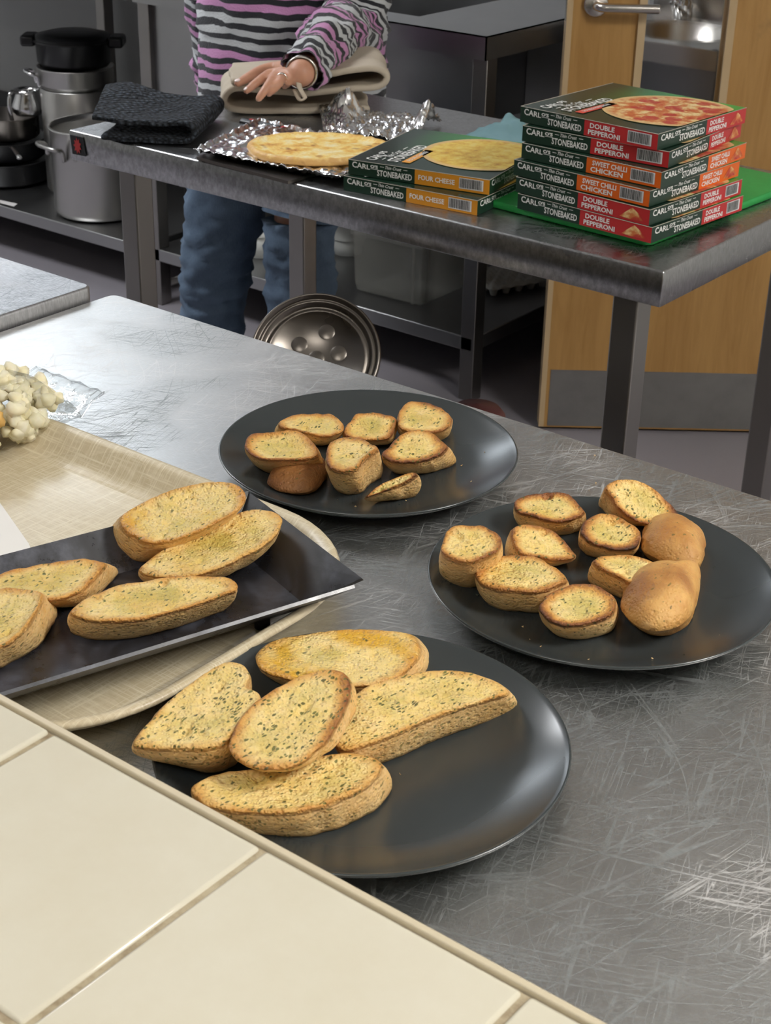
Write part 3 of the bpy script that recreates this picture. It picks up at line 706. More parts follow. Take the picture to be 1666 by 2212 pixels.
O4, S4 = (230, 1320), 1.666
g4 = 'long garlic bread slices on the nearest plate'
def B4(label, poly, hc, off, seed, zp=ZP, **k): bread('garlic_bread_slice', label, g4, O4, S4, poly, zp, hc, off, seed=seed, **k)
B4('bread slice with a bright yellow butter patch at the back of the nearest plate', [(535,160),(570,120),(650,90),(760,72),(880,62),(1000,67),(1080,75),(1120,110),(1120,160),(1070,215),(990,250),(880,268),(760,262),(640,238),(560,205)], .021, (50,42), 31, toast=.12, herb=.05, butter=1.0, sb=1.02)
B4('heavily herbed bread slice at the left of the nearest plate, partly hidden by the tiles', [(170,375),(230,310),(310,250),(380,205),(440,183),(490,190),(512,228),(498,270),(550,300),(510,370),(455,440),(380,482),(260,490),(150,488),(95,470)], .034, (0,120), 32, zp=ZP+.011, bt=(-.22, 0), toast=.05, herb=.55, butter=.1, tilt=(.1,.1), bulge=.004)
B4('long herbed bread slice pointing right on the nearest plate', [(860,330),(930,270),(1020,243),(1120,220),(1230,207),(1330,222),(1410,255),(1440,290),(1350,320),(1250,350),(1150,388),(1060,425),(950,470),(860,495),(815,470),(825,400)], .026, (50,74), 33, toast=.15, herb=.42, butter=.2, sb=1.0)
B4('herbed bread slice at the very front of the nearest plate beside the tile edge', [(305,640),(350,600),(450,575),(570,560),(700,535),(830,510),(920,512),(990,545),(950,605),(880,652),(780,692),(680,718),(560,720),(450,712),(360,692)], .026, (45,92), 34, toast=.2, herb=.32, butter=.15, sb=1.0)
B4('oval herbed bread slice resting on top of the other slices on the nearest plate', [(445,470),(470,400),(530,330),(610,275),(700,230),(790,208),(850,215),(878,270),(855,350),(805,440),(740,510),(660,555),(560,565),(490,540),(455,510)], .020, (32,34), 35, zp=ZP+.0275, tilt=(.02,.12), toast=.42, herb=.48, butter=.15, sb=1.0)

# crumbs and herb flecks
def crumbs(name, label, c, r, n, z0, seed, cat='crumbs', mt='crumb', s0=.0006, s1=.0016):
    rnd = random.Random(seed); mb = MB()
    for i in range(n):
        a = rnd.uniform(0, 6.28); q = r*math.sqrt(rnd.random()); s = rnd.uniform(s0, s1)
        p = Vector((c[0]+q*math.cos(a), c[1]+q*math.sin(a), z0+s*.5+(.0 if q < .09 else max(0, (q-.09))*.30)))
        vs = [p+Vector((rnd.uniform(-s, s), rnd.uniform(-s, s), rnd.uniform(-.5, .5)*s)) for _ in range(5)]
        mb.add(vs, [(0, 1, 2), (0, 2, 3), (0, 3, 4), (1, 2, 4), (0, 1, 4), (2, 3, 4)])
    o = mb.build(name, M[mt], None, (c[0], c[1], z0)); return tag(o, label, cat, None, 'stuff')
crumbs('bread_crumbs', 'tiny toasted crumbs scattered on the farthest plate', C1, .115, 26, PZ+.0052, 1)
crumbs('bread_crumbs', 'tiny toasted crumbs scattered on the right-hand plate', C2, .115, 40, PZ+.0052, 2)
crumbs('bread_crumbs', 'tiny toasted crumbs scattered on the nearest plate', C3, .115, 14, PZ+.0052, 3)
crumbs('herb_flecks', 'dark dried herb flecks on the farthest plate', C1, .11, 10, PZ+.0052, 4, 'herbs', 'herb', .0008, .0018)
crumbs('herb_flecks', 'dark dried herb flecks on the right-hand plate', C2, .11, 14, PZ+.0052, 5, 'herbs', 'herb', .0008, .0018)
crumbs('bread_crumbs', 'loose crumbs on the bare steel counter behind the plates', (-.62, 1.12), .04, 4, PZ, 6)

# ------------------------------------------------------------------ popcorn bag
def m_pop():
    m = mat('popcorn', (.85, .76, .5), .55); g = G(m); r = g.n('ShaderNodeObjectInfo').outputs['Random']
    n = g.noise(g.coord(), 60, 3); c = g.mix(g.mr(n, .4, .7), (.86, .78, .52), (.90, .84, .66))
    c = g.mix(g.mr(r, .80, .84), c, (.66, .36, .16)); g.color(g.mix(g.mr(r, .72, .75, 0, .5), c, (.8, .5, .08)))
    g.b.inputs['Subsurface Weight'].default_value = .1; g.b.inputs['Subsurface Radius'].default_value = (.004, .003, .001); return m
M['pop'] = m_pop()
pm = []
for k in range(6):
    rnd = random.Random(k+40); bm = bmesh.new()
    for j in range(rnd.randint(6, 9)):
        d = Vector((rnd.uniform(-1, 1), rnd.uniform(-1, 1), rnd.uniform(-1, 1))).normalized()*.0046
        bmesh.ops.create_icosphere(bm, subdivisions=2, radius=rnd.uniform(.0024, .0052), matrix=Matrix.Translation(d))
    for v in bm.verts: v.co += v.co.normalized()*(noise.noise(v.co*230+Vector((k, 0, 0)))*.0032+noise.noise(v.co*600)*.001)
    me = bpy.data.meshes.new('popcorn'); bm.to_mesh(me); bm.free(); me.materials.append(M['pop'])
    for p in me.polygons: p.use_smooth = True
    pm.append(me)
q0 = onz(192, 930, TRZ); q1 = onz(0, 1008, TRZ); q2 = onz(-100, 1045, TRZ)       # near lower edge of the bag, runs along the view's left-right
rnd = random.Random(5)
ax = (q1-q0); ax.z = 0; axl = ax.length*1.8; ax.normalize(); bk = Vector((-ax.y, ax.x, 0))
if bk.dot(FW) < 0: bk = -bk
BW, BH = .115, .050
def bagpt(u, a, s_=1.0):   # u 0..1 along, a angle around the sleeve
    e = min(1.0, (u/.16)**.55) if u < .16 else 1.0
    w_ = BW/2*(.86+.14*e); hh = BH/2*e*s_+.0006
    ctr = q0+ax*(u*axl)+bk*(BW/2+.001)+Vector((0, 0, BH/2*(.35+.65*e)+.001))
    ca, sa = math.cos(a), math.sin(a)
    return ctr+bk*(w_*s_*math.copysign(abs(ca)**.8, ca))+Vector((0, 0, hh*math.copysign(abs(sa)**.8, sa)))
npop = 0
for k in range(105):
    u = rnd.uniform(.07, .98); a = rnd.uniform(-.6, math.pi+.6); s_ = rnd.choice((.76, .76, .74, .4))
    p = bagpt(u, a, s_)
    o = bpy.data.objects.new('popcorn', pm[k % 6]); COL.objects.link(o); o.location = (p.x, p.y, max(p.z, TRZ+.011))
    o.rotation_euler = (rnd.uniform(0, 6), rnd.uniform(0, 6), rnd.uniform(0, 6)); sc = rnd.uniform(1.25, 1.7); o.scale = (sc, sc, sc)
    tag(o, 'popped popcorn piece inside the clear bag', 'popcorn', 'popcorn in the clear bag')
mb = MB(); n = 40; us = [.0, .01, .03, .06, .1, .16, .25, .4, .55, .7, .85, 1.0]
rings = []
for u in us:
    r_ = []
    for i in range(n):
        a = 2*math.pi*i/n; p = bagpt(u, a); p = p+Vector((0, 0, nz(p, 40)*.004)); p.z = max(p.z, TRZ+.0004); r_.append(p)
    rings.append(r_)
# the crimped flap beyond the filling
def flap(dx, zz):
    return [rings[0][i]*0 + Vector((*(q0-ax*dx+bk*(BW/2+ (BW/2*.84)*math.cos(2*math.pi*i/n))).xy, TRZ+zz+.0006*math.sin(2*math.pi*i/n)+.0015*math.sin(i*1.7))) for i in range(n)]
mb.loft([flap(.030, .026), flap(.015, .022)]+rings, 0, True, True, False)
def m_bag():
    m = bpy.data.materials.new('clear film'); m.use_nodes = True; nt = m.node_tree; nt.nodes.clear()
    out = nt.nodes.new('ShaderNodeOutputMaterial'); mx = nt.nodes.new('ShaderNodeMixShader'); tr = nt.nodes.new('ShaderNodeBsdfTransparent'); gl = nt.nodes.new('ShaderNodeBsdfGlossy')
    fr = nt.nodes.new('ShaderNodeFresnel'); fr.inputs[0].default_value = 1.22; gl.inputs['Roughness'].default_value = .08; tr.inputs[0].default_value = (.95, .96, .96, 1)
    ns = nt.nodes.new('ShaderNodeTexNoise'); ns.inputs['Scale'].default_value = 35; bp = nt.nodes.new('ShaderNodeBump'); bp.inputs['Strength'].default_value = .12; bp.inputs['Distance'].default_value = .01
    nt.links.new(ns.outputs[0], bp.inputs['Height']); nt.links.new(bp.outputs[0], gl.inputs['Normal'])
    ma = nt.nodes.new('ShaderNodeMath'); ma.operation = 'MULTIPLY_ADD'; ma.inputs[1].default_value = .55; ma.inputs[2].default_value = .03; nt.links.new(fr.outputs[0], ma.inputs[0])
    nt.links.new(ma.outputs[0], mx.inputs[0]); nt.links.new(tr.outputs[0], mx.inputs[1]); nt.links.new(gl.outputs[0], mx.inputs[2]); nt.links.new(mx.outputs[0], out.inputs[0]); return m
M['film'] = m_bag()
o = mb.build('plastic_bag', M['film'], None, (q0.x, q0.y, TRZ)); tag(o, 'clear plastic bag full of popcorn lying on the corner of the cream tray', 'bag')

# ------------------------------------------------------------------ pizza boxes
TXT = {}
def text_geo(s_, bold=.0, sx=1.0, shear=0.0):
    key = (s_, bold, sx, shear)
    if key in TXT: return TXT[key]
    cu = bpy.data.curves.new('t', 'FONT'); cu.body = s_; cu.size = 1.0; cu.offset = bold; cu.shear = shear; cu.resolution_u = 2; cu.fill_mode = 'FRONT'
    ob = bpy.data.objects.new('t', cu); COL.objects.link(ob)
    dg = bpy.context.evaluated_depsgraph_get(); me = ob.evaluated_get(dg).to_mesh()
    vs = [v.co.copy() for v in me.vertices]; fs = [tuple(p.vertices) for p in me.polygons]
    ob.evaluated_get(dg).to_mesh_clear(); bpy.data.objects.remove(ob); bpy.data.curves.remove(cu)
    x0 = min(v.x for v in vs); x1 = max(v.x for v in vs); y0 = min(v.y for v in vs); y1 = max(v.y for v in vs)
    vs = [Vector(((v.x-x0)/(x1-x0), (v.y-y0)/(y1-y0), 0)) for v in vs]
    TXT[key] = (vs, fs); return vs, fs
def put_text(mb, s_, fr, u0, v0, u1, v1, bold=.02, shear=0.0, mi=0, lift=.0004, rot=0.0, taper=0.0):
    """fr = (origin, udir, vdir, normal); text filled to the rectangle"""
    O, U, V, N = fr; vs, fs = text_geo(s_, bold, 1, shear); w_, h_ = u1-u0, v1-v0; out = []
    for v in vs:
        a = v.x*w_; b = v.y*h_*(1-taper*v.x)+taper*h_*.5*v.x*0
        if rot: a, b = a*math.cos(rot)-b*math.sin(rot), a*math.sin(rot)+b*math.cos(rot)
        out.append(O+U*(u0+a)+V*(v0+b)+N*lift)
    mb.add(out, fs, mi)
def rect(mb, fr, u0, v0, u1, v1, mi=0, lift=.0003):
    O, U, V, N = fr; mb.add([O+U*a+V*b+N*lift for a, b in ((u0, v0), (u1, v0), (u1, v1), (u0, v1))], [(0, 1, 2, 3)], mi)
def m_pizzapic(name, cheese):
    m = mat(name, (.6, .2, .1), .4); g = G(m); V = g.coord()
    n = g.noise(V, 55, 5, .65); n2 = g.noise(V, 130, 3)
    if cheese: c = g.ramp(n, [(.25, (.45, .16, .03)), (.4, (.72, .42, .06)), (.55, (.82, .60, .12)), (.75, (.85, .70, .28))])
    else:
        vo = g.n('ShaderNodeTexVoronoi'); vo.inputs['Scale'].default_value = 34; g.l(V, vo.inputs['Vector'])
        c = g.ramp(n, [(.3, (.50, .06, .02)), (.46, (.62, .20, .06)), (.58, (.80, .58, .26)), (.75, (.85, .72, .45))])
        c = g.mix(g.math('MULTIPLY', g.mr(vo.outputs['Distance'], .46, .38), g.mr(n2, .3, .6, .5, 1)), c, (.48, .035, .03))
    rim = g.attr('rim'); c = g.mix(g.mr(g.math('ADD', rim, g.math('MULTIPLY', n2, .12)), .93, 1.02), c, (.72, .48, .22))
    g.color(c); g.b.inputs['Specular IOR Level'].default_value = .4; return m
M['pic_pep'] = m_pizzapic('pepperoni pizza picture', False); M['pic_cheese'] = m_pizzapic('cheese pizza picture', True)
def m_topprint():
    m = mat('green carton top', (.012, .036, .022), .22); g = G(m)
    u = g.attr('gu'); v = g.attr('gv')
    k = g.math('MULTIPLY', g.mr(u, .1, .6), g.mr(v, .3, .85)); k = g.math('MULTIPLY', k, g.mr(g.noise(g.coord(), 8, 2), .3, .6, .7, 1))
    g.color(g.mix(k, (.010, .030, .018), (.05, .36, .06))); return m
M['top_print'] = m_topprint()
LB, WB, HB = .236, .236, .0224
FLAV = {'pepperoni': ('red_print', 'banner_red', ('DOUBLE', 'PEPPERONI'), 'pic_pep'), 'chilli': ('orange_print', 'banner_red', ('SWEET CHILLI', 'CHICKEN'), 'pic_pep'), 'cheese': ('amber_print', 'banner_amber', ('FOUR CHEESE',), 'pic_cheese')}
def pizza_box(corner, ang, z, fl, layout, label, group, L=LB, W_=WB):
    """corner = front corner (x,y); ang = heading of the long face towards its left corner"""
    cm, bnm, words, pic = FLAV[fl]
    U = Vector((-math.cos(ang), -math.sin(ang), 0)); Vd = Vector((-U.y, U.x, 0))   # U: left corner -> front corner; Vd: away to the back
    if Vd.dot(FW) < 0: Vd = -Vd
    Zv = Vector((0, 0, 1)); Fc = Vector((corner[0], corner[1], z)); Lc = Fc-U*L
    t = thing('pizza_box', Lc+U*L/2+Vd*W_/2, label, 'pizza box', group)
    sa = .48*L; sb_ = .54*W_
    mb = MB(); e = .0004
    for a0, a1, mi in ((0, sa, 0), (sa, L, 1)):        # long face in two colours
        mb.add([Lc+U*a0, Lc+U*a1, Lc+U*a1+Zv*HB, Lc+U*a0+Zv*HB], [(0, 1, 2, 3)], mi)
    for b0, b1, mi in ((0, sb_, 0), (sb_, W_, 1)):
        mb.add([Fc+Vd*b0, Fc+Vd*b1, Fc+Vd*b1+Zv*HB, Fc+Vd*b0+Zv*HB], [(0, 1, 2, 3)], mi)
    Bk = Fc+Vd*W_; Lb = Lc+Vd*W_
    mb.add([Bk, Lb, Lb+Zv*HB, Bk+Zv*HB], [(0, 1, 2, 3)], 0); mb.add([Lb, Lc, Lc+Zv*HB, Lb+Zv*HB], [(0, 1, 2, 3)], 0)
    mb.add([Lc, Fc, Bk, Lb], [(0, 1, 2, 3)], 0)
    n_ = 6; o_ = len(mb.v); gu = [0]*len(mb.v); gv = [0]*len(mb.v)
    vs = []
    for i in range(n_+1):
        for j in range(n_+1):
            s1, s2 = i/n_, j/n_; vs.append(Lc+U*(L*s1)+Vd*(W_*s2)+Zv*(HB+.0006*math.sin(math.pi*s1)*math.sin(math.pi*s2))); gu.append(s1); gv.append(s2)
    mb.add(vs, [(i*(n_+1)+j, (i+1)*(n_+1)+j, (i+1)*(n_+1)+j+1, i*(n_+1)+j+1) for i in range(n_) for j in range(n_)], 2)
    mb.at = {'gu': gu, 'gv': gv}
    mb.build('carton', [M['green_print'], M[cm], M['top_print']], t)
    # worn pale edges of the board
    ed = MB()
    for a, b in ((Lc+Zv*HB, Fc+Zv*HB), (Fc+Zv*HB, Bk+Zv*HB), (Lc+Zv*HB, Lb+Zv*HB)): ed.tube([a, b], .00045, 5)
    ed.build('board_edge', M['card_inner'], t)
    fA = (Lc, U, Zv, Vector((-Vd.x, -Vd.y, 0))); fB = (Fc, Vd, Zv, U); h_ = HB
    for fr, s_, wf in ((fA, sa, L), (fB, sb_, W_)):
        tx = MB(); put_text(tx, 'CARL', fr, s_*.06, h_*.50, s_*.33, h_*.93, .018, taper=.28)
        put_text(tx, "O'S", fr, s_*.335, h_*.64, s_*.45, h_*.86, .04)
        rect(tx, fr, s_*.34, h_*.57, s_*.45, h_*.60)
        put_text(tx, 'Thin Crust', fr, s_*.56, h_*.70, s_*.80, h_*.92, .01, .35)
        rect(tx, fr, s_*.48, h_*.79, s_*.54, h_*.82); rect(tx, fr, s_*.83, h_*.79, s_*.89, h_*.82)
        put_text(tx, 'STONEBAKED', fr, s_*.44, h_*.16, s_*.96, h_*.58, .018)
        w0_ = s_; ww = wf-s_
        bar = (fr is fA) == (layout == 0)
        if len(words) == 2:
            put_text(tx, words[0], fr, w0_+ww*.08, h_*.53, w0_+ww*(.55 if words[0][0] == 'S' else .42), h_*.85, .025)
            put_text(tx, words[1], fr, w0_+ww*.06, h_*.12, w0_+ww*.50, h_*.44, .025)
        else: put_text(tx, words[0], fr, w0_+ww*.05, h_*.32, w0_+ww*.54, h_*.66, .02)
        tx.build('lettering', M['white'], t)
        if bar:
            b_ = MB(); a0 = w0_+ww*.60; a1 = w0_+ww*.92; rect(b_, fr, a0, h_*.16, a1, h_*.88, 0, .0003)
            q = a0+.0012; rn = random.Random(3)
            while q < a1-.003:
                wq = rn.choice((.0005, .0009, .0014)); rect(b_, fr, q, h_*.22, q+wq, h_*.84, 1, .0005); q += wq+rn.choice((.0006, .001))
            b_.build('barcode', [M['barwhite'], M['barblack']], t)
        else:
            p_ = MB(); m0 = w0_+ww*.60; m1 = w0_+ww*.93; O, U_, V_, N_ = fr
            ps = [(m0, .18), (m0+.25*(m1-m0), .55), (m0+.5*(m1-m0), .88), (m0+.75*(m1-m0), .62), (m1, .2), ((m0+m1)/2, .12)]
            p_.add([O+U_*a+V_*(h_*b)+N_*.0004 for a, b in ps], [tuple(range(6))]); p_.at = {'rim': [.5]*6}
            p_.build('pizza_slice_picture', M[pic], t)
    fT = (Lc+Vector((0, 0, HB+.0004)), Vd, -U, Zv)      # top print reads away from the viewer
    def T(u, v): return (v*W_, -u*L)                       # box fractions -> frame coords
    tx = MB(); put_text(tx, 'CARL', fT, W_*.05, -L*.17, W_*.21, -L*.09, .018, taper=.28, lift=.0009); put_text(tx, "O'S", fT, W_*.215, -L*.145, W_*.29, -L*.10, .04, lift=.0009)
    put_text(tx, 'Thin Crust', fT, W_*.17, -L*.225, W_*.36, -L*.175, .01, .35, lift=.0009)
    rect(tx, fT, W_*.09, -L*.205, W_*.14, -L*.198, 0, .0009); rect(tx, fT, W_*.40, -L*.205, W_*.47, -L*.198, 0, .0009)
    put_text(tx, 'STONEBAKED', fT, W_*.08, -L*.315, W_*.56, -L*.235, .018, lift=.0009)
    bn = MB(); rect(bn, fT, W_*.10, -L*.395, W_*.47, -L*.335, 0, .0008); bn.build('banner', M[bnm], t)
    put_text(tx, ' '.join(words), fT, W_*.14, -L*.380, W_*.42, -L*.350, .02, lift=.0012)
    tx.build('lettering', M['white'], t)
    # picture of the pizza, clipped by the carton edge
    pc = MB(); cu, cv, R_ = .72, .56, .415; K = 56; ring = []; rim = []; O, U_, V_, N_ = fT
    pr = []
    for f in (.02, .5, .85, .95, 1.0):
        for i in range(K):
            a = 2*math.pi*i/K; u = min(.992, cu+R_*f*math.cos(a)*(1+.01*math.sin(5*a))); v = max(.01, min(.985, cv+R_*f*math.sin(a))); x, y = T(u, v)
            ring.append(O+U_*x+V_*y+N_*.0008); rim.append(f)
    fs = [(k*K+i, k*K+(i+1) % K, (k+1)*K+(i+1) % K, (k+1)*K+i) for k in range(4) for i in range(K)]+[tuple(range(K))]
    pc.add(ring, fs); pc.at = {'rim': rim}; pc.build('pizza_picture', M[pic], t)
    return t
def c3(x, y): return (740+x/1.799, 160+y/1.799)
BD = [  # left, front, right bottom corners in the picture; flavour; layout; label
 ((670, 520), (1198, 658), (1568, 525), 'pepperoni', 1, 'double pepperoni pizza box at the bottom of the tall stack, lying on the green board'),
 ((650, 455), (1190, 590), (1560, 470), 'pepperoni', 1, 'double pepperoni pizza box second from the bottom of the tall stack'),
 ((645, 395), (1190, 517), (1572, 405), 'chilli', 0, 'lower of the two orange sweet chilli chicken pizza boxes in the tall stack'),
 ((672, 325), (1235, 445), (1592, 325), 'chilli', 0, 'upper of the two orange sweet chilli chicken pizza boxes in the tall stack'),
 ((657, 262), (1265, 365), (1560, 262), 'pepperoni', 0, 'double pepperoni pizza box second from the top of the tall stack'),
 ((672, 190), (1222, 297), (1620, 195), 'pepperoni', 0, 'double pepperoni pizza box on top of the tall stack with its pizza picture showing')]
z = TZ+.012
for i, (l_, f_, r_, fl, lay, lab) in enumerate(BD):
    Lp, Fp, Rp = [onz(*c3(*q), z) for q in (l_, f_, r_)]
    aL = math.atan2(Lp.y-Fp.y, Lp.x-Fp.x) % (2*math.pi); aR = (math.atan2(Rp.y-Fp.y, Rp.x-Fp.x)+math.pi/2) % (2*math.pi)
    ang = (aL*.6+aR*.4)
    pizza_box((Fp.x, Fp.y), ang, z, fl, lay, lab, 'pizza boxes in the tall stack'); z += HB+.0012
z = TZ+.0004
for l_, f_, lab in (((28, 455), (523, 550), 'four cheese pizza box at the bottom of the short stack'), ((42, 390), (570, 470), 'four cheese pizza box on top of the short stack, its cheese pizza picture showing')):
    Lp, Fp = [onz(*c3(*q), z) for q in (l_, f_)]
    pizza_box((Fp.x, Fp.y), math.atan2(Lp.y-Fp.y, Lp.x-Fp.x), z, 'cheese', 0, lab, 'pizza boxes in the short stack'); z += HB+.0012
# green chopping board
def m_board():
    m = mat('green board plastic', (.02, .30, .06), .45); g = G(m); n = g.noise(g.coord((1, 1, 1)), 70, 4)
    g.color(g.mix(n, (.016, .27, .05), (.03, .36, .08))); g.bump(n, .1, .001); return m
M['board'] = m_board()
bf = onz(1401, 533, TZ+.001); bl = onz(1068, 449, TZ+.001); a_ = math.atan2(bl.y-bf.y, bl.x-bf.x)
mb = slab_top(0, -.010, .30, 0, .0115, .0105)
u_ = Vector((math.cos(a_), math.sin(a_), 0)); v_ = Vector((u_.y, -u_.x, 0)); v_ = v_ if v_.dot(FW) > 0 else -v_
mb = MB()
def brd(ins, zz): return [bf+u_*p.x+v_*p.y+Vector((0, 0, zz)) for p in rounded_rect(ins, ins, .29-ins, .445-ins, .012)]
mb.loft([brd(.001, 0), brd(0, .001), brd(0, .0095), brd(.0015, .0108)], 0, True, True, True)
o = mb.build('chopping_board', M['board'], None, (bf.x, bf.y, TZ)); tag(o, 'bright green plastic chopping board under the tall stack of pizza boxes', 'chopping board')

# ------------------------------------------------------------------ sheets of foil, pizza, knife, cloths
def sheet(name, corners, z0, nx, ny, hf, mt, label, cat, thick=.0004, mats=None, sub=0):
    """bilinear patch between four picture corners on plane z0, lifted by hf(u,v,p)"""
    P = [c if isinstance(c, Vector) else onz(*c, z0) for c in corners]; vs = []
    for j in range(ny+1):
        for i in range(nx+1):
            u, v = i/nx, j/ny; p = P[0].lerp(P[1], u).lerp(P[3].lerp(P[2], u), v); d = hf(u, v, p)
            if isinstance(d, Vector): p = p+d
            else: p = Vector((p.x, p.y, p.z+d))
            p.z = max(p.z, z0+.0003); vs.append(p)
    fs = [(j*(nx+1)+i, j*(nx+1)+i+1, (j+1)*(nx+1)+i+1, (j+1)*(nx+1)+i) for j in range(ny) for i in range(nx)]
    mb = MB(); mb.add(vs, fs, 0, True); c = sum(P, Vector())/4
    o = mb.build(name, mt, None, (c.x, c.y, z0)); solid(o, thick, 1, sub); return tag(o, label, cat)
M['foil'] = mat('aluminium foil', (.95, .95, .95), .22, 1)
def foilh(amp, f):
    def h_(u, v, p):
        a = abs(nz(p, f, 3))+.6*abs(nz(p, f*2.3, 8))+.4*abs(nz(p, f*5, 2)); return amp*(1.1-a)*.9
    return h_
# dark baking tray under the pizza
bt = [onz(425, 345, TZ+.001), onz(622, 398, TZ+.001), onz(790, 352, TZ+.001), onz(560, 292, TZ+.001)]
o = MB().add([p+Vector((0, 0, .005)) for p in bt]+bt, [(0, 1, 2, 3), (4, 7, 6, 5), (0, 4, 5, 1), (1, 5, 6, 2), (2, 6, 7, 3), (3, 7, 4, 0)]).build('baking_tray', M['darksteel'], None, (bt[0].x, bt[0].y, TZ))
tag(o, 'thin dark baking tray under the foil and the cheese pizza', 'baking tray')
fz = TZ+.0065
def fh1(u, v, p):
    e = min(u, v, 1-u, 1-v); b = foilh(.009 if e < .2 else .005, 50)(u, v, p)
    return b + (.006 if e < .02 else 0)
sheet('foil_sheet', [(418, 336), (735, 398), (845, 330), (560, 268)], fz, 90, 60, fh1, M['foil'], 'crinkled aluminium foil lining the tray beneath the cheese pizza', 'foil')
def fh2(u, v, p):
    b = foilh(.018, 48)(u, v, p); pk = math.exp(-((u-.22)**2*90+(v-.8)**2*14))*.042+math.exp(-((u-.97)**2*120+(v-.45)**2*12))*.040
    return b+pk*(1+.5*nz(p, 60))
sheet('foil_sheet', [(700, 300), (905, 312), (955, 268), (690, 244)], TZ+.002, 110, 60, fh2, M['foil'], 'loosely crumpled aluminium foil pushed up behind the pizza', 'foil')
def m_pizza():
    m = mat('baked cheese pizza', (.8, .6, .25), .5); g = G(m); V = g.coord(); n = g.noise(V, 42, 5, .6); n2 = g.noise(V, 100, 4, .6); rim = g.attr('rim')
    c = g.ramp(n, [(.32, (.50, .20, .04)), (.41, (.80, .46, .10)), (.52, (.88, .64, .20)), (.66, (.92, .80, .48))])
    c = g.mix(g.mr(g.math('ADD', rim, g.math('MULTIPLY', g.math('SUBTRACT', n2, .5), .3)), .88, 1.0), c, (.70, .40, .13))
    sp_ = g.noise(g.coord(loc=(2, 3, 1)), 26, 2); g.color(g.mix(g.mr(sp_, .62, .70), c, (.30, .10, .02))); g.bump(n2, .5, .004); return m
M['pizza'] = m_pizza()
pc_ = onz(690, 322, fz+.012); K = 96; mb = MB(); rings = []; rim = []
R0 = .121
for f, zz in ((.02, .010), (.2, .010), (.4, .011), (.6, .0105), (.75, .010), (.84, .0115), (.90, .0155), (.95, .0165), (.985, .013), (1.0, .007), (.985, .001), (.9, .0)):
    r_ = []
    for i in range(K):
        a = 2*math.pi*i/K; q = (RW*math.cos(a)+FW*(math.sin(a)*.78))*R0*f*(1+.02*math.sin(3*a+1)+.012*math.sin(7*a)); p = Vector((pc_.x, pc_.y, fz+.0075))+q
        r_.append(p+Vector((0, 0, zz*.72+(nz(p, 60)*.0022+nz(p, 140)*.001)*(1 if zz > .008 else 0)))); rim.append(f if zz > .001 else 1.0)
    rings.append(r_)
mb.loft(rings, 0, True, True, True); mb.at = {'rim': rim}
o = mb.build('cheese_pizza', M['pizza'], None, (pc_.x, pc_.y, fz+.0075)); tag(o, 'round golden baked cheese pizza lying on foil', 'pizza')

# black and red handled knife
k0 = onz(524, 262, TZ+.008); k1 = onz(612, 280, TZ+.008); k2 = onz(705, 294, TZ+.004); kd = (k1-k0).normalized()
kn = thing('kitchen_knife', (k1.x, k1.y, TZ), 'kitchen knife with a black and red handle lying behind the foil', 'knife')
MB().tube(smoothpath([k0, k0.lerp(k1, .1), k0.lerp(k1, .5), k0.lerp(k1, .85), k1], 4), [.007]+[.011]*15+[.009], 10, flat=.6).build('handle', M['black_plastic'], kn)
MB().tube([k0+kd*.018+Vector((0, 0, .0062)), k0+kd*.032+Vector((0, 0, .0062))], .0036, 8, flat=.4).build('red_inlay', M['red_plastic'], kn)
MB().tube([k1-kd*.006, k1+kd*.010], .0098, 10, flat=.65).build('red_collar', M['red_plastic'], kn)
sd = Vector((-kd.y, kd.x, 0))*.011
bs = k1+kd*.009; be = k1+kd*.085; bs.z = be.z = TZ+.006
MB().add([bs+sd, bs-sd, be-sd, be+sd*.2, bs+sd+Vector((0, 0, .0015)), bs-sd+Vector((0, 0, .0015)), be-sd+Vector((0, 0, .0015)), be+sd*.2+Vector((0, 0, .0015))],
         [(0, 1, 2, 3), (4, 5, 6, 7), (0, 1, 5, 4), (1, 2, 6, 5), (2, 3, 7, 6), (3, 0, 4, 7)]).build('blade', M['darksteel'], kn)

def folded(name, label, cat, prof, P, depth_dir, depth, nd, thick, m, wob, loc, rows=6):
    """sheet whose cross-section prof [(a,z)] lies along P-axis, swept along depth_dir"""
    O, Ux = P; pts = smoothpath([Vector((a, 0, z_)) for a, z_ in prof], 8); mb = MB(); vs = []
    for j in range(nd+1):
        v = j/nd
        for q in pts:
            p = O+Ux*q.x+depth_dir*(depth*v)+Vector((0, 0, q.z)); d = wob(q.x, v, q.z, p); vs.append(p+d)
    n_ = len(pts); fs = [(j*n_+i, j*n_+i+1, (j+1)*n_+i+1, (j+1)*n_+i) for j in range(nd) for i in range(n_-1)]
    mb.add(vs, fs, 0, True); o = mb.build(name, m, None, loc); solid(o, thick, 0, 1); return tag(o, label, cat)
def m_navy():
    m = mat('navy waffle cloth', (.025, .032, .045), .95); g = G(m)
    v = g.vor(g.coord((1, 1, 1), (0, 0, .4)), 100, rnd=.5); g.color(g.mix(g.mr(v, .1, .6), (.085, .105, .135), (.010, .013, .018))); g.bump(g.mr(v, 0, .7, 1, 0), 1.0, .02); return m
M['navy'] = m_navy()
n0 = onz(216, 302, TZ+.005); n1 = onz(414, 312, TZ+.005); ux = (n1-n0); wd_ = ux.length; ux.normalize()
nd_ = (onz(462, 266, TZ+.005)-n1); dl = nd_.length; nd_.normalize()
def wob(a, v, z_, p):
    up_ = z_ > .02; t = a/wd_
    dz = nz(p, 22, 4)*.003 + nz(p, 110, 4)*.0015
    if up_: dz += .018*math.exp(-((t-.12)**2*14+(v-1.0)**2*5)) - .004*math.sin(math.pi*v)*math.sin(math.pi*t)
    return Vector((0, 0, dz)) + ux*((-.035 if up_ else -.0)*(1-t)*(v-.25)) 
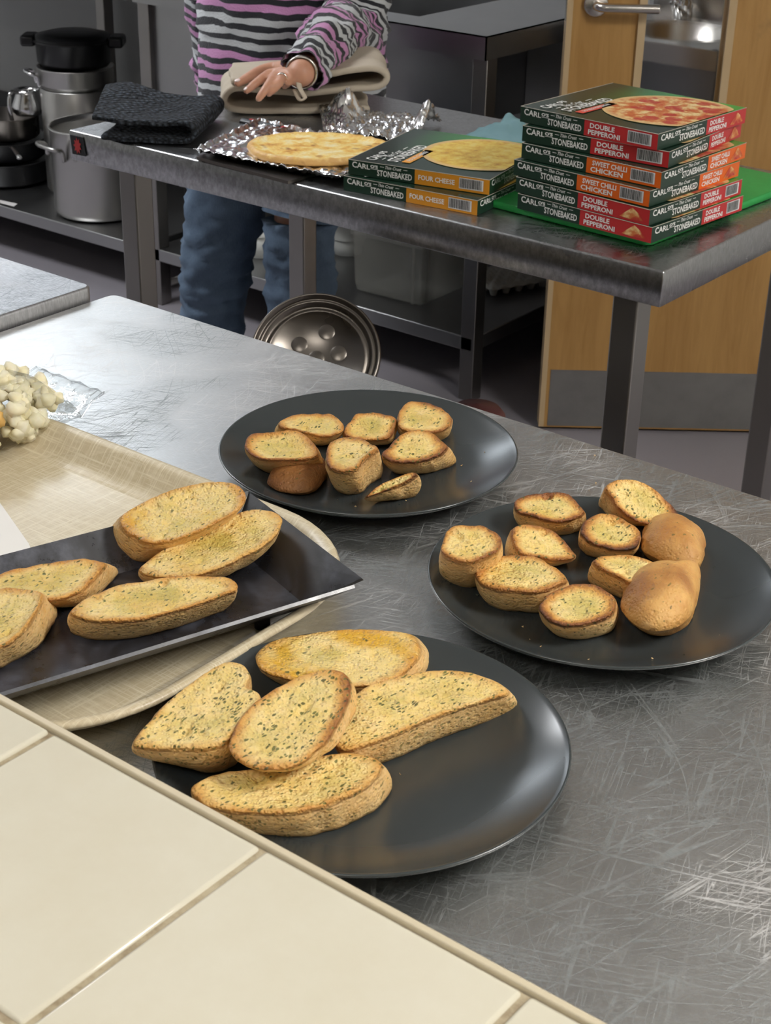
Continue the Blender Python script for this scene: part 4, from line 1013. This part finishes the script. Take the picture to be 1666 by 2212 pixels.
folded('kitchen_cloth', 'dark navy textured kitchen cloth folded double at the left end of the table', 'cloth',
       [(0, .0035), (wd_*.3, .003), (wd_*.6, .003), (wd_*.93, .004), (wd_*1.02, .018), (wd_*.95, .032), (wd_*.6, .030), (wd_*.3, .031), (0, .034), (-wd_*.14, .036)],
       (n0, ux), nd_, dl*1.35, 26, .009, M['navy'], wob, (n0.x, n0.y, TZ))
def m_mitt():
    m = mat('natural cotton', (.50, .43, .34), .95); g = G(m); n = g.noise(g.coord(), 260, 3); b_ = g.noise(g.coord(), 12, 3)
    g.color(g.mix(b_, (.42, .36, .275), (.55, .48, .385))); g.bump(n, .35, .002); return m
M['mitt'] = m_mitt()
m0 = onz(490, 243, TZ+.006); m1 = onz(806, 243, TZ+.006); ux2 = (m1-m0); w2 = ux2.length; ux2.normalize(); dd = Vector((-ux2.y, ux2.x, 0)); dd = dd if dd.dot(FW) > 0 else -dd
def wob2(a, v, z_, p): return Vector((0, 0, nz(p, 16, 2)*.005-abs(math.sin(v*math.pi*3))*.0015+(-.008*math.sin(math.pi*min(1, max(0, a/w2)))*(1 if z_ > .07 else 0)))) + ux2*(nz(p, 20)*.006)
folded('oven_glove', 'beige quilted cotton oven glove folded in an S under the hand', 'oven glove',
       [(w2*.98, .006), (w2*.7, .004), (w2*.35, .004), (w2*.06, .006), (-w2*.02, .022), (w2*.06, .042), (w2*.35, .036), (w2*.7, .036), (w2*1.02, .045), (w2*1.10, .064), (w2*1.02, .080), (w2*.75, .074), (w2*.45, .056), (w2*.18, .054), (w2*.03, .053)],
       (m0, ux2), dd, .17, 22, .012, M['mitt'], wob2, (m0.x, m0.y, TZ))
# hanging loop of the glove
lp = onz(658, 190, TZ+.072)
pts = [lp+Vector((-.03, .01, .004)), lp+Vector((-.012, -.004, .012)), lp+Vector((.0, -.012, .001)), lp+Vector((.014, -.016, -.012)), lp+Vector((.006, -.02, -.016)), lp+Vector((-.012, -.012, -.003))]
o = MB().tube(smoothpath(pts, 5), .0048, 8, flat=.45).build('hanging_loop', M['mitt'], bpy.data.objects['oven_glove'])
# teal cloth behind the boxes
M['teal'] = mat('teal cloth', (.17, .30, .33), .9)
tc = onz(1085, 298, TZ+.003)
def tealh(u, v, p): return .030*math.exp(-((u-.45)**2*9+(v-.5)**2*7))*(1+.8*nz(p, 45))+.004*abs(nz(p, 60))
sheet('dish_cloth', [tc+Vector((-.055, -.04, 0)), tc+Vector((.07, -.04, 0)), tc+Vector((.07, .075, 0)), tc+Vector((-.055, .075, 0))], TZ+.003, 36, 36, tealh, M['teal'], 'small crumpled pale teal dish cloth behind the pizza box stacks', 'cloth', .003)

# ------------------------------------------------------------------ pots and things on the low shelves
SH = .165
def zat(P, ypx):   # height on the vertical through P that projects to picture row ypx
    lo, hi = 0, 2.0
    for _ in range(40):
        m_ = (lo+hi)/2; v = Vector((P.x, P.y, m_))-CAM; y = CY-F_PX*v.dot(up)/v.dot(fw)
        if y > ypx: lo = m_
        else: hi = m_
    return lo
pb_ = onz(219, 455, SH); r_ = 98/ppm(pb_); zt = zat(pb_, 268); H_ = zt-SH
pot = thing('stock_pot', (pb_.x, pb_.y, SH), 'large deep aluminium stock pot with a loop handle on the low shelf', 'pot')
MB().lathe([(0, .0), (r_*.92, 0), (r_*.985, .006), (r_, .02), (r_, H_-.012), (r_*1.03, H_-.006), (r_*1.03, H_), (r_*.99, H_), (r_*.97, H_-.02), (r_*.97, .012), (0, .01)], (pb_.x, pb_.y, SH), 64).build('pot_body', M['alu'], pot)
def loop_handle(par, c, r, zc, ang, m, w_=.05, out=.045, name='handle'):
    d = Vector((math.cos(ang), math.sin(ang), 0)); s_ = Vector((-d.y, d.x, 0)); b = Vector((c.x, c.y, zc))+d*r*.99
    pts = [b-s_*w_+Vector((0, 0, -.03)), b-s_*w_+d*.006, b-s_*w_*.95+d*out*.7+Vector((0, 0, .008)), b+d*out+Vector((0, 0, .012)), b+s_*w_*.95+d*out*.7+Vector((0, 0, .008)), b+s_*w_+d*.006, b+s_*w_+Vector((0, 0, -.03))]
    MB().tube(smoothpath(pts, 5), .0065, 10).build(name, m, par)
va = math.atan2(-FW.y, -FW.x)
loop_handle(pot, pb_, r_, SH+H_*.80, va-math.radians(52), M['alu'])
for sgn in (-1, 1):
    d = Vector((math.cos(va-math.radians(18)), math.sin(va-math.radians(18)), 0)); MB().lathe([(0, .004), (.006, .003), (.008, 0)], (pb_.x+d.x*r_, pb_.y+d.y*r_, SH+H_*.72+sgn*.0), 12, R=d.to_track_quat('Z', 'Y').to_matrix()).build('rivet', M['alu'], pot)
    break
# second pot with steamer ring and black casserole on top
p2 = Vector((pb_.x-.03, pb_.y+.285, SH)); k_ = ppm(p2+Vector((0, 0, .4))); r2 = 78/k_
p2 = p2 + RW*((182-(CX+F_PX*(p2-CAM).dot(rt)/(p2-CAM).dot(fw)))/k_ - .012)
z1 = zat(p2, 185); z2 = zat(p2, 142)
po2 = thing('stock_pot', (p2.x, p2.y, SH), 'dull aluminium pot behind the stock pot, carrying the shallow pan', 'pot')
MB().lathe([(0, 0), (r2*.95, 0), (r2, .01), (r2, z1-SH-.004), (r2*.98, z1-SH), (r2*.93, z1-SH-.01), (r2*.93, .01), (0, .008)], p2, 48).build('pot_body', M['alu'], po2)
loop_handle(po2, p2, r2, (SH+z1)/2, va+math.pi/2, M['alu'])
po3 = thing('saucepan', (p2.x, p2.y, z1+.001), 'shallow aluminium pan between the tall pot and the black casserole', 'pot')
r3 = r2*1.06
MB().lathe([(0, 0), (r3*.93, 0), (r3, .012), (r3, z2-z1-.003), (r3*1.02, z2-z1), (r3*.96, z2-z1), (r3*.96, .01), (0, .006)], (p2.x, p2.y, z1+.001), 48).build('pan_body', M['alu'], po3)
loop_handle(po3, p2, r3, z2-.02, va-math.radians(70), M['chrome'], .03, .035)
z3 = zat(p2, 72); r4 = r2*1.02
po4 = thing('casserole_pot', (p2.x, p2.y, z2+.003), 'round black casserole with stubby side handles on top of the pot stack', 'pot')
hb_ = z3-z2
MB().lathe([(0, 0), (r4*.9, 0), (r4, .015), (r4*1.02, hb_*.72), (r4*1.08, hb_*.76), (r4*1.08, hb_*.82), (r4*.98, hb_*.84), (r4*.96, hb_*.2), (0, hb_*.15)], (p2.x, p2.y, z2+.003), 48).build('pot_body', M['black_pan'], po4)
MB().lathe([(r4*1.04, hb_*.83), (r4*1.0, hb_*.93), (r4*.7, hb_*1.02), (r4*.3, hb_*1.05), (0, hb_*1.06)], (p2.x, p2.y, z2+.003), 48).build('lid', M['black_pan'], po4)
for sg in (-1, 1):
    ca = RW*sg; c_ = Vector((p2.x, p2.y, z2+hb_*.80))+ca*(r4*1.18)
    Rm = Matrix(((RW.x, FW.x, 0), (RW.y, FW.y, 0), (0, 0, 1)))
    MB().box(c_-Vector((.022, .04, .016)), c_+Vector((.022, .04, .016)), R=Rm, bev=.008).build('handle', M['black_pan'], po4)
# darker pans at the far left
lx = onz(-30, 400, SH)
def pan(c, r, h, m, label, z0, handle=None, cat='pan'):
    t = thing('saucepan', (c.x, c.y, z0), label, cat)
    MB().lathe([(0, 0), (r*.9, 0), (r, .01), (r, h-.004), (r*1.04, h), (r*.97, h), (r*.95, .01), (0, .006)], (c.x, c.y, z0), 40).build('pan_body', m, t)
    if handle:
        d = handle.normalized(); b = Vector((c.x, c.y, z0+h*.85))+d*r
        MB().tube(smoothpath([b-d*.005, b+d*.04+Vector((0, 0, .012)), b+d*.15+Vector((0, 0, .015)), b+d*.17+Vector((0, 0, .012))], 4), .008, 10, flat=.6).build('handle', M['chrome'], t)
    return t
pa = lx+Vector((-.02, .10, 0))
pan(pa, .14, .07, M['black_pan'], 'wide black pan at the bottom of the dark pile at the far left', SH, -FW*.5-RW)
pan(pa, .13, .06, M['black_pan'], 'black frying pan in the middle of the dark pile at the far left', SH+.072, RW*.4-FW)
pan(pa+Vector((.02, 0, 0)), .10, .07, M['darksteel'], 'dark steel saucepan on top of the dark pile at the far left', SH+.134, -RW+FW*.2)
jc = pa+Vector((.075, .045, 0)); jz = SH+.206
jug = thing('steel_jug', (jc.x, jc.y, jz), 'small shiny steel jug with a curved handle on the dark pile of pans', 'jug')
MB().lathe([(0, 0), (.045, 0), (.05, .01), (.048, .03), (.036, .06), (.040, .075), (.037, .075), (.033, .06), (.045, .03), (.045, .01), (0, .006)], (jc.x, jc.y, jz), 32).build('jug_body', M['chrome'], jug)
d = (-RW*.6-FW).normalized()
MB().tube(smoothpath([jc+Vector((0, 0, jz-jc.z+.07))+d*.036, jc+Vector((0, 0, jz-jc.z+.075))+d*.07, jc+Vector((0, 0, jz-jc.z+.03))+d*.08, jc+Vector((0, 0, jz-jc.z-.02))+d*.07], 6), .006, 10).build('handle', M['chrome'], jug)
pan(onz(-30, 425, SH)+Vector((-.36, .14, 0)), .13, .12, M['black_pan'], 'deep black pan cut off by the left edge behind the dark pile', SH, None)
# white label strip on the shelf edge
lb = [ony(x, y, 2.938) for x, y in ((0, 432), (38, 440), (30, 446), (0, 438))]
o = MB().add([p+Vector((0, -.001, 0)) for p in lb]+lb, [(0, 1, 2, 3), (4, 5, 6, 7), (0, 1, 5, 4), (1, 2, 6, 5), (2, 3, 7, 6), (3, 0, 4, 7)]).build('shelf_label', M['paper'], None, lb[0]); tag(o, 'thin white label strip on the low shelf edge at the far left', 'label')
# small steel jars under the sink bench
for i, (x, y, rr, hh, lab) in enumerate(((362, 432, .035, .09, 'small dull steel jar on the low shelf just right of the bench leg'), (418, 452, .032, .10, 'small steel jar on the low shelf touching the jeans'))):
    c_ = onz(x, y, SH)+Vector((0, .12, 0)); c_.z = SH+.0
    t = thing('steel_jar', (c_.x, c_.y, SH), lab, 'jar', 'steel jars on the low shelf')
    MB().lathe([(0, 0), (rr, 0), (rr, hh*.8), (rr*.8, hh*.86), (rr*.85, hh*.88), (0, hh*.88)], c_, 28).build('jar_body', M['alu'], t)
    MB().lathe([(rr*.9, hh*.88), (rr*.92, hh), (0, hh*1.03)], c_, 28).build('lid', M['black_plastic'], t)
# translucent storage crate
def m_trans():
    m = mat('milky clear plastic', (.30, .30, .27), .35); b = m.node_tree.nodes['Principled BSDF']
    b.inputs['Alpha'].default_value = .22; return m
M['milky'] = m_trans()
ca_ = onz(767, 628, SH); cb_ = onz(908, 664, SH); cc_ = onz(1012, 620, SH)
ua = (ca_-cb_); ub = (cc_-cb_); cd_ = ca_+ub
crate = thing('storage_crate', (cb_.x, cb_.y, SH), 'empty translucent plastic storage crate on the low shelf under the sink bench', 'crate')
mid = (ca_+cc_)/2; hC = .165
def cring(s_, zz): return [Vector((mid.x+(p.x-mid.x)*s_, mid.y+(p.y-mid.y)*s_, SH+zz)) for p in (cb_, ca_, cd_, cc_)]
rings = [cring(.96, .003), cring(1.0, .02), cring(1.05, hC)]
mb = MB().loft(rings, 0, True, True, False, False); o = mb.build('crate_body', M['milky'], crate); solid(o, .0025, -1)
mb = MB().loft([cring(1.05, hC), cring(1.10, hC), cring(1.10, hC-.012), cring(1.07, hC-.012)], 0, True, False, False, False); mb.build('crate_rim', M['milky'], crate)
for q, d_ in ((cb_, ua), (cb_, ub)):
    e1 = q+d_*.12; MB().tube([Vector((e1.x, e1.y, SH+.004))-(mid-e1)*.02, Vector((e1.x, e1.y, SH+hC-.01))-(mid-e1)*.07], .004, 6).build('corner_rib', M['milky'], crate)
# white tub, white base, egg tray
c_ = onz(752, 545, SH); c_.z = SH
t = thing('plastic_tub', c_, 'white plastic tub with a stepped lid beside the translucent crate', 'tub')
MB().lathe([(0, 0), (.04, 0), (.046, .045), (0, .045)], c_, 32).build('tub_body', M['white_plastic'], t); MB().lathe([(.05, .045), (.05, .055), (.036, .07), (.028, .09), (0, .09)], c_, 32).build('lid', M['white_plastic'], t)
c_ = onz(566, 548, SH); c_.z = SH
t = thing('plastic_tub', c_, 'white plastic tub on the low shelf seen between the legs of the jeans', 'tub')
MB().lathe([(0, 0), (.045, 0), (.05, .06), (0, .06)], c_, 32).build('tub_body', M['white_plastic'], t); MB().lathe([(.053, .06), (.053, .07), (0, .074)], c_, 32).build('lid', M['white_plastic'], t)
e0 = onz(1048, 628, SH+.012); e1 = onz(1165, 608, SH+.012); eu = (e1-e0).normalized(); ev = Vector((-eu.y, eu.x, 0)); ev = ev if ev.dot(FW) > 0 else -ev
t = thing('egg_tray', (e0.x, e0.y, SH), 'pale grey moulded egg tray on the low shelf right of the crate', 'egg tray')
mb = MB(); nx, ny = 40, 26; vs = []
ew, ed_ = (e1-e0).length*1.15, .16
for j in range(ny+1):
    for i in range(nx+1):
        a, b = i/nx, j/ny; p = e0+eu*(a*ew)+ev*(b*ed_-.03); hgt_ = .028+.010*math.cos(a*2*math.pi*5)*math.cos(b*2*math.pi*4)
        if i in (0, nx) or j in (0, ny): hgt_ = .022
        vs.append(Vector((p.x, p.y, SH+hgt_)))
mb.add(vs, [(j*(nx+1)+i, j*(nx+1)+i+1, (j+1)*(nx+1)+i+1, (j+1)*(nx+1)+i) for j in range(ny) for i in range(nx)], 0, True); o = mb.build('tray_top', M['egg'], t); solid(o, .003, -1)
cups = MB()
for i in range(5):
    for j in range(4):
        p = e0+eu*((i+.5)/5*ew)+ev*((j+.5)/4*ed_-.03); cups.lathe([(0, .001), (.008, .001), (.014, .022)], (p.x, p.y, SH), 10)
cups.build('cups', M['egg'], t)['kind'] = 'stuff'

# round dished steel lid leaning in a bin, and red tub, both just past the counter
lc = onz(682, 772, .60); lr = 142/ppm(lc)
nl = (CAM-lc).normalized(); nl = (nl*.70+Vector((0, 0, 1))*.30-RW*.10).normalized()
Rl = nl.to_track_quat('Z', 'Y').to_matrix()
lid = thing('pedal_bin', (lc.x, lc.y, 0), 'round stainless steel bin past the counter edge, its ridged round lid tipped open', 'bin')
mb = MB().lathe([(0, -.006), (lr*.70, -.006), (lr*.735, .000), (lr*.76, .001), (lr*.79, -.003), (lr*.83, -.002), (lr*.86, .006), (lr*.885, .008), (lr*.91, .004), (lr*.93, .005), (lr*.955, .013), (lr*.98, .015), (lr, .011), (lr, .004), (lr*.9, -.012), (lr*.7, -.016), (0, -.016)], lc, 72, R=Rl)
mb.build('lid', M['darksteel'], lid)
for k_, (a, q) in enumerate(((.3, .35), (1.3, .45), (2.5, .35), (3.7, .4), (5.0, .4), (0, .0))):
    p = lc+Rl @ Vector((lr*q*math.cos(a), lr*q*math.sin(a), -.0058)); MB().lathe([(.013, 0), (.010, .0012), (0, .0016)], p, 20, R=Rl).build('dimple', M['darksteel'], lid)
bcn = Vector((lc.x+.10, lc.y-.10, 0)); bcn = lc+FW*(-.10); bcn.z = 0
MB().lathe([(0, .005), (.115, .005), (.12, .02), (.12, .44), (.114, .445), (.110, .43), (.110, .03), (0, .02)], bcn, 40).build('bin_body', M['satin'], lid)
MB().tube([bcn+Vector((0, 0, .43))+FW*.118, lc-Rl @ Vector((0, 0, .018))-up*lr*.6], .008, 8).build('hinge_arm', M['leg'], lid)
rc = onz(1030, 895, .45); rr = 62/ppm(rc)
o = MB().lathe([(0, 0), (rr*.75, 0), (rr*.97, .43), (rr, .44), (rr*1.04, .435), (rr*1.0, .45), (rr*.8, .462), (0, .470)], (rc.x, rc.y, 0), 48).build('round_tub', M['dull_red'], None, (rc.x, rc.y, 0))
tag(o, 'dull dark red round tub just showing over the far counter edge', 'tub')

# ------------------------------------------------------------------ person
def blobs_to_mesh(name, tubes, vox, m, parent, balls=()):
    mb = MB()
    for pts, rad, fl in tubes:
        P = smoothpath(pts, 4); R_ = []
        for i in range(len(pts)-1): R_ += [rad[i]+(rad[i+1]-rad[i])*k/4 for k in range(4)]
        R_.append(rad[-1]); mb.tube(P, R_, 16, flat=fl)
        for p, r in ((pts[0], rad[0]), (pts[-1], rad[-1])): mb.lathe([(r*math.sin(math.pi*k/8), -r*fl**0*math.cos(math.pi*k/8)) for k in range(9)], p, 16)
    for c, r3_, R3 in balls:
        prof = [(math.sin(math.pi*k/14), -math.cos(math.pi*k/14)) for k in range(15)]
        D = Matrix.Diagonal(r3_) if R3 is None else R3 @ Matrix.Diagonal(r3_)
        mb.lathe(prof, c, 24, R=D)
    o = mb.build(name, m, parent); r = o.modifiers.new('r', 'REMESH'); r.mode = 'VOXEL'; r.voxel_size = vox; r.use_smooth_shade = True
    s_ = o.modifiers.new('s', 'SMOOTH'); s_.factor = .5; s_.iterations = 2; return o
def m_skin():
    m = mat('skin', (.52, .27, .17), .45); g = G(m); n = g.noise(g.coord(), 40, 4)
    g.color(g.mix(n, (.50, .235, .15), (.60, .33, .22))); g.bump(g.noise(g.coord(), 300, 3), .15, .001)
    g.b.inputs['Subsurface Weight'].default_value = .15; g.b.inputs['Subsurface Radius'].default_value = (.01, .004, .002); return m
M['skin'] = m_skin()
PY = 2.60
def at(x, y, Y=PY): return ony(x, y, Y)
hipc = Vector((at(600, 300).x, PY+.02, .86)); hipc.x = (at(440, 205).x+at(800, 205).x)/2+.01
per = thing('person', (hipc.x, hipc.y, 0), 'person in pink and grey striped jumper and jeans, one hand on the oven glove', 'person')
FD = -FW; SD = RW     # facing the viewer; SD is the picture's right
sh_c = hipc+Vector((0, 0, .50))+FD*.02
neck = sh_c+Vector((0, 0, .07)); headc = sh_c+Vector((0, 0, .235))+FD*.03
# left arm (picture right)
shL = sh_c+SD*.175; elL = at(758, 108, PY-.04); elL.z = max(elL.z, .93)
hand = onz(612, 172, TZ+.083)            # back of the hand
wr = onz(650, 158, TZ+.094)
shR = sh_c-SD*.175; elR = at(462, 95, PY+.06); wrR = at(452, 185, PY+.09); haR = wrR+Vector((0, 0, -.08))+SD*.02+FD*.01
hipL, hipR = hipc+SD*.085, hipc-SD*.085
knL = at(645, 500, PY-.02); anL = at(655, 690, PY+.02); knR = at(468, 560, PY-.05); anR = at(448, 740, PY)
anL.z = .09; anR.z = .09
anL = Vector((at(660, 700).x, PY, .09)); anR = Vector((at(462, 735).x, PY-.02, .09))
hd = (hand-wr).normalized(); hs = Vector((0, 0, 1)).cross(hd).normalized()   # hs: across the hand
hn = hd.cross(hs).normalized()
if hn.z < 0: hn = -hn
# finger tips and knuckles from the photo: little (inner right), ring, middle, index, thumb at the left
tubes = [([hipc+Vector((0, 0, .02)), hipc+Vector((0, 0, .16)), hipc+Vector((0, 0, .34)), sh_c], [.115, .105, .115, .10], 1.0),
         ([shL, (shL+elL)/2, elL, (elL+wr)/2, wr], [.05, .043, .038, .034, .0245], 1.0),
         ([shR, elR, wrR], [.05, .038, .024], 1.0),
         ([hipL, (hipL+knL)/2, knL, (knL+anL)/2, anL], [.085, .075, .055, .05, .036], 1.0),
         ([hipR, (hipR+knR)/2, knR, (knR+anR)/2, anR], [.085, .075, .055, .05, .036], 1.0),
         ([sh_c, neck, headc-Vector((0, 0, .06))], [.07, .05, .05], 1.0),
         ([shR, sh_c, shL], [.052, .07, .052], 1.0)]
for a_n, sgn in ((anL, 1), (anR, -1)): tubes.append(([a_n+Vector((0, 0, -.03)), a_n+FD*.09+Vector((0, 0, -.055)), a_n+FD*.16+Vector((0, 0, -.062))], [.036, .030, .020], 1.0))
Rh = Matrix(((SD.x, FD.x, 0), (SD.y, FD.y, 0), (0, 0, 1)))
balls = [(headc, (.074, .092, .112), Rh), (headc+FD*.095-Vector((0, 0, .01)), (.011, .018, .02), Rh), (headc+SD*.076, (.01, .02, .03), Rh), (headc-SD*.076, (.01, .02, .03), Rh), (headc+FD*.08-Vector((0, 0, .055)), (.024, .014, .010), Rh)]
# the resting hand
fing = {'index': [(585, 158), (563, 172), (545, 186), (533, 196)], 'middle': [(597, 162), (583, 180), (570, 198), (559, 213)], 'ring': [(612, 165), (603, 180), (592, 192), (581, 202)], 'little': [(625, 167), (624, 176), (620, 182), (614, 187)], 'thumb': [(600, 146), (565, 152), (535, 168), (514, 180)]}
zz_ = {'index': (.088, .084, .076, .069), 'middle': (.089, .085, .074, .063), 'ring': (.089, .085, .077, .068), 'little': (.086, .083, .076, .070), 'thumb': (.082, .078, .072, .067)}
rad_ = {'index': (.0085, .0082, .0075, .0062), 'middle': (.0088, .0085, .0078, .0064), 'ring': (.0085, .0080, .0074, .006), 'little': (.0076, .0070, .0064, .0055), 'thumb': (.012, .010, .009, .0072)}
tips = {}
for k_ in fing:
    P = [onz(x, y, TZ+z_) for (x, y), z_ in zip(fing[k_], zz_[k_])]
    tubes.append(([wr.lerp(P[0], .55)]+P, (rad_[k_][0]*1.15,)+rad_[k_], 1.0)); tips[k_] = (P[-1], (P[-1]-P[-2]).normalized(), rad_[k_][-1])
pal = [onz(640, 158, TZ+.088), onz(605, 158, TZ+.086)]
balls.append(((wr+onz(600, 160, TZ+.084))/2, (.030, .034, .013), Rh))
haRd = (haR-wrR).normalized()
tubes.append(([wrR, wrR.lerp(haR, .5), haR], [.024, .032, .026], .5))
for q in range(4):
    s0 = haR+FD*(.024-.016*q); tubes.append(([s0, s0+haRd*.035, s0+haRd*.06+SD*.008], [.009, .008, .007], 1.0))
tubes.append(([wrR.lerp(haR, .3)+FD*.02, wrR.lerp(haR, .7)+FD*.04, wrR.lerp(haR, 1.1)+FD*.045], [.011, .010, .008], 1.0))
body = blobs_to_mesh('body', tubes, .0035, M['skin'], per, balls)
for k_ in ('index', 'middle', 'ring', 'little', 'thumb'):
    p, d_, r = tips[k_]; c_ = p+d_*r*.15+Vector((0, 0, r*.80)); s_ = d_.cross(Vector((0, 0, 1))).normalized()
    Rn = Matrix((d_, s_, s_.cross(d_))).transposed(); MB().lathe([(math.sin(math.pi*k/8), -math.cos(math.pi*k/8)) for k in range(9)], c_, 14, R=Rn @ Matrix.Diagonal((r*.95, r*.68, r*.32))).build('fingernail', M['nail'], body)
def ringband(c, d_, r, w_, m, name, par, rt_=.0011):
    Rm = d_.to_track_quat('Z', 'Y').to_matrix(); MB().lathe([(r, -w_), (r+rt_, 0), (r, w_), (r-.001, 0), (r, -w_)], c, 24, R=Rm).build(name, m, par)
P = [onz(x, y, TZ+z_) for (x, y), z_ in zip(fing['ring'], zz_['ring'])]; ringband(P[0].lerp(P[1], .35), (P[1]-P[0]).normalized(), .0090, .002, M['gold'], 'finger_ring', body, .002)
P = [onz(x, y, TZ+z_) for (x, y), z_ in zip(fing['little'], zz_['little'])]; ringband(P[0].lerp(P[1], .1), (P[1]-P[0]).normalized(), .0084, .002, M['gold'], 'finger_ring', body, .002)
wd = (wr-elL).normalized(); ringband(wr-wd*.006, wd, .0262, .006, M['satin'], 'bracelet', body, .004)
# eyes, mouth
for sgn in (-1, 1):
    MB().lathe([(math.sin(math.pi*k/8), -math.cos(math.pi*k/8)) for k in range(9)], headc+FD*.083+SD*(.028*sgn)+Vector((0, 0, .008)), 14, R=Matrix.Diagonal((.010, .010, .008))).build('eye', M['paper'], body)
# hair
def m_hair(): 
    m = mat('brown hair', (.06, .035, .02), .5); return m
M['hair'] = m_hair()
mb = MB(); mb.lathe([(math.sin(math.pi*k/16), -math.cos(math.pi*k/16)) for k in range(17)], headc-FD*.018+Vector((0, 0, .022)), 36, R=Rh @ Matrix.Diagonal((.086, .098, .115)))
mb.v = [v+Vector((nz(v, 40)*.006, nz(v, 42)*.006, nz(v, 38)*.006)) for v in mb.v]; mb.build('hair', M['hair'], per)
# jumper: stripes follow an arc-length attribute
def m_stripe():
    m = mat('striped knit', (.5, .5, .5), .95); g = G(m); s_ = g.attr('arc')
    fr_ = g.math('FRACT', g.math('MULTIPLY', s_, 1/.0255)); blk = g.mr(g.math('ABSOLUTE', g.math('SUBTRACT', fr_, .5)), .24, .28)
    fr2 = g.math('FRACT', g.math('ADD', g.math('MULTIPLY', s_, 1/.153), .36)); pk = g.math('GREATER_THAN', fr2, .5)
    c = g.mix(pk, (.50, .52, .53), (.52, .24, .45)); g.color(g.mix(blk, c, (.016, .017, .022)))
    n = g.noise(g.coord(), 300, 3); g.bump(n, .6, .003); g.b.inputs['Sheen Weight'].default_value = .2; return m
M['stripe'] = m_stripe()
mbj = MB(); arc = []
def sleeve(pts, rads, n=40, arc0=0, folds=.004, flats=None, seed=0, caps=(False, False), squash=None, vertical=False):
    P = smoothpath(pts, 10); R_ = []
    for i in range(len(pts)-1): R_ += [rads[i]+(rads[i+1]-rads[i])*k/10 for k in range(10)]
    R_.append(rads[-1]); rings = []; L = 0; ref = Vector((0, 0, 1)) if not vertical else FD
    for i, p in enumerate(P):
        if i: L += (P[i]-P[i-1]).length
        t = (P[min(i+1, len(P)-1)]-P[max(i-1, 0)]).normalized()
        if vertical: a = SD.copy(); b = FD.copy()
        else:
            a = t.cross(Vector((0, 0, 1)));
            if a.length < .2: a = SD.copy()
            a.normalize(); b = t.cross(a).normalized()
        sa_, sb_2 = squash if squash else (1, 1)
        ring = []
        for k in range(n):
            th_ = 2*math.pi*k/n; r = R_[i]; q = p+a*(r*sa_*math.cos(th_))+b*(r*sb_2*math.sin(th_)); o_ = (q-p).normalized()
            f = folds*(nz(Vector((q.x*2, q.y*2, q.z*5)), 9, seed)+.6*nz(Vector((q.x*3, q.y*3, q.z*8)), 14, seed+3))
            ring.append(q+o_*f*2); arc.append((L+arc0+.010*nz(q, 7, seed)) if not vertical else (p.z+.012*nz(q, 5, seed)+f*.8))
        rings.append(ring)
    mbj.loft(rings, 0, True, caps[0], caps[1])
tor = [hipc+Vector((0, 0, -.15)), hipc+Vector((0, 0, .06)), hipc+Vector((0, 0, .2)), hipc+Vector((0, 0, .34))+FD*.01, sh_c+Vector((0, 0, -.02)), sh_c+Vector((0, 0, .05))]
sleeve(tor, [.208, .200, .188, .190, .172, .07], 64, folds=.006, squash=(1, .72), seed=1, vertical=True)
cuffL = wr-wd*.010
sleeve([shL-SD*.02+Vector((0, 0, .01)), (shL+elL)/2+SD*.01, elL, elL.lerp(cuffL, .4)+Vector((0, 0, .008)), elL.lerp(cuffL, .8), cuffL], [.074, .072, .068, .058, .040, .034], 44, folds=.007, seed=4)
sleeve([shR+SD*.02+Vector((0, 0, .01)), (shR+elR)/2, elR, wrR], [.074, .062, .052, .038], 40, folds=.006, seed=6)
mbj.at = {'arc': arc}
mbj.build('jumper', M['stripe'], per)
# jeans
def m_denim():
    m = mat('blue denim', (.1, .15, .25), .85); g = G(m); n = g.noise(g.coord(), 7, 4, .6); w_ = g.noise(g.coord((1, 1, .3)), 380, 3)
    c = g.mix(g.mr(n, .3, .7), (.040, .068, .115), (.090, .138, .205)); g.color(g.mix(g.math('MULTIPLY', w_, .35), c, (.20, .27, .36))); g.bump(w_, .4, .002); return m
M['denim'] = m_denim()
mbj = MB(); arc = []
for hp, kn_, an, ms in ((hipL, knL, anL, 8), (hipR, knR, anR, 9)):
    sleeve([hp+Vector((0, 0, -.01)), hp.lerp(kn_, .35), hp.lerp(kn_, .7), kn_, kn_.lerp(an, .35), kn_.lerp(an, .7), an+Vector((0, 0, -.03))], [.088, .100, .092, .082, .078, .074, .072], 48, folds=.0065, seed=ms)
sleeve([hipc+Vector((0, 0, -.13)), hipc+Vector((0, 0, -.06)), hipc+Vector((0, 0, .03))], [.130, .155, .155], 48, folds=.003, squash=(1, .7), seed=3, vertical=True, caps=(True, False))
mbj.build('jeans', M['denim'], per)
for an in (anL, anR):
    mb = MB(); P_ = [an+FD*(-.06)+Vector((0, 0, -.05)), an+FD*.0+Vector((0, 0, -.045)), an+FD*.1+Vector((0, 0, -.055)), an+FD*.19+Vector((0, 0, -.065))]
    mb.tube(smoothpath(P_, 4), [.030, .034, .036, .038, .040, .040, .040, .041, .042, .042, .040, .032, .018], 20, flat=1); mb.v = [Vector((v.x, v.y, max(.001, v.z))) for v in mb.v]; mb.build('shoe', M['black_plastic'], per)
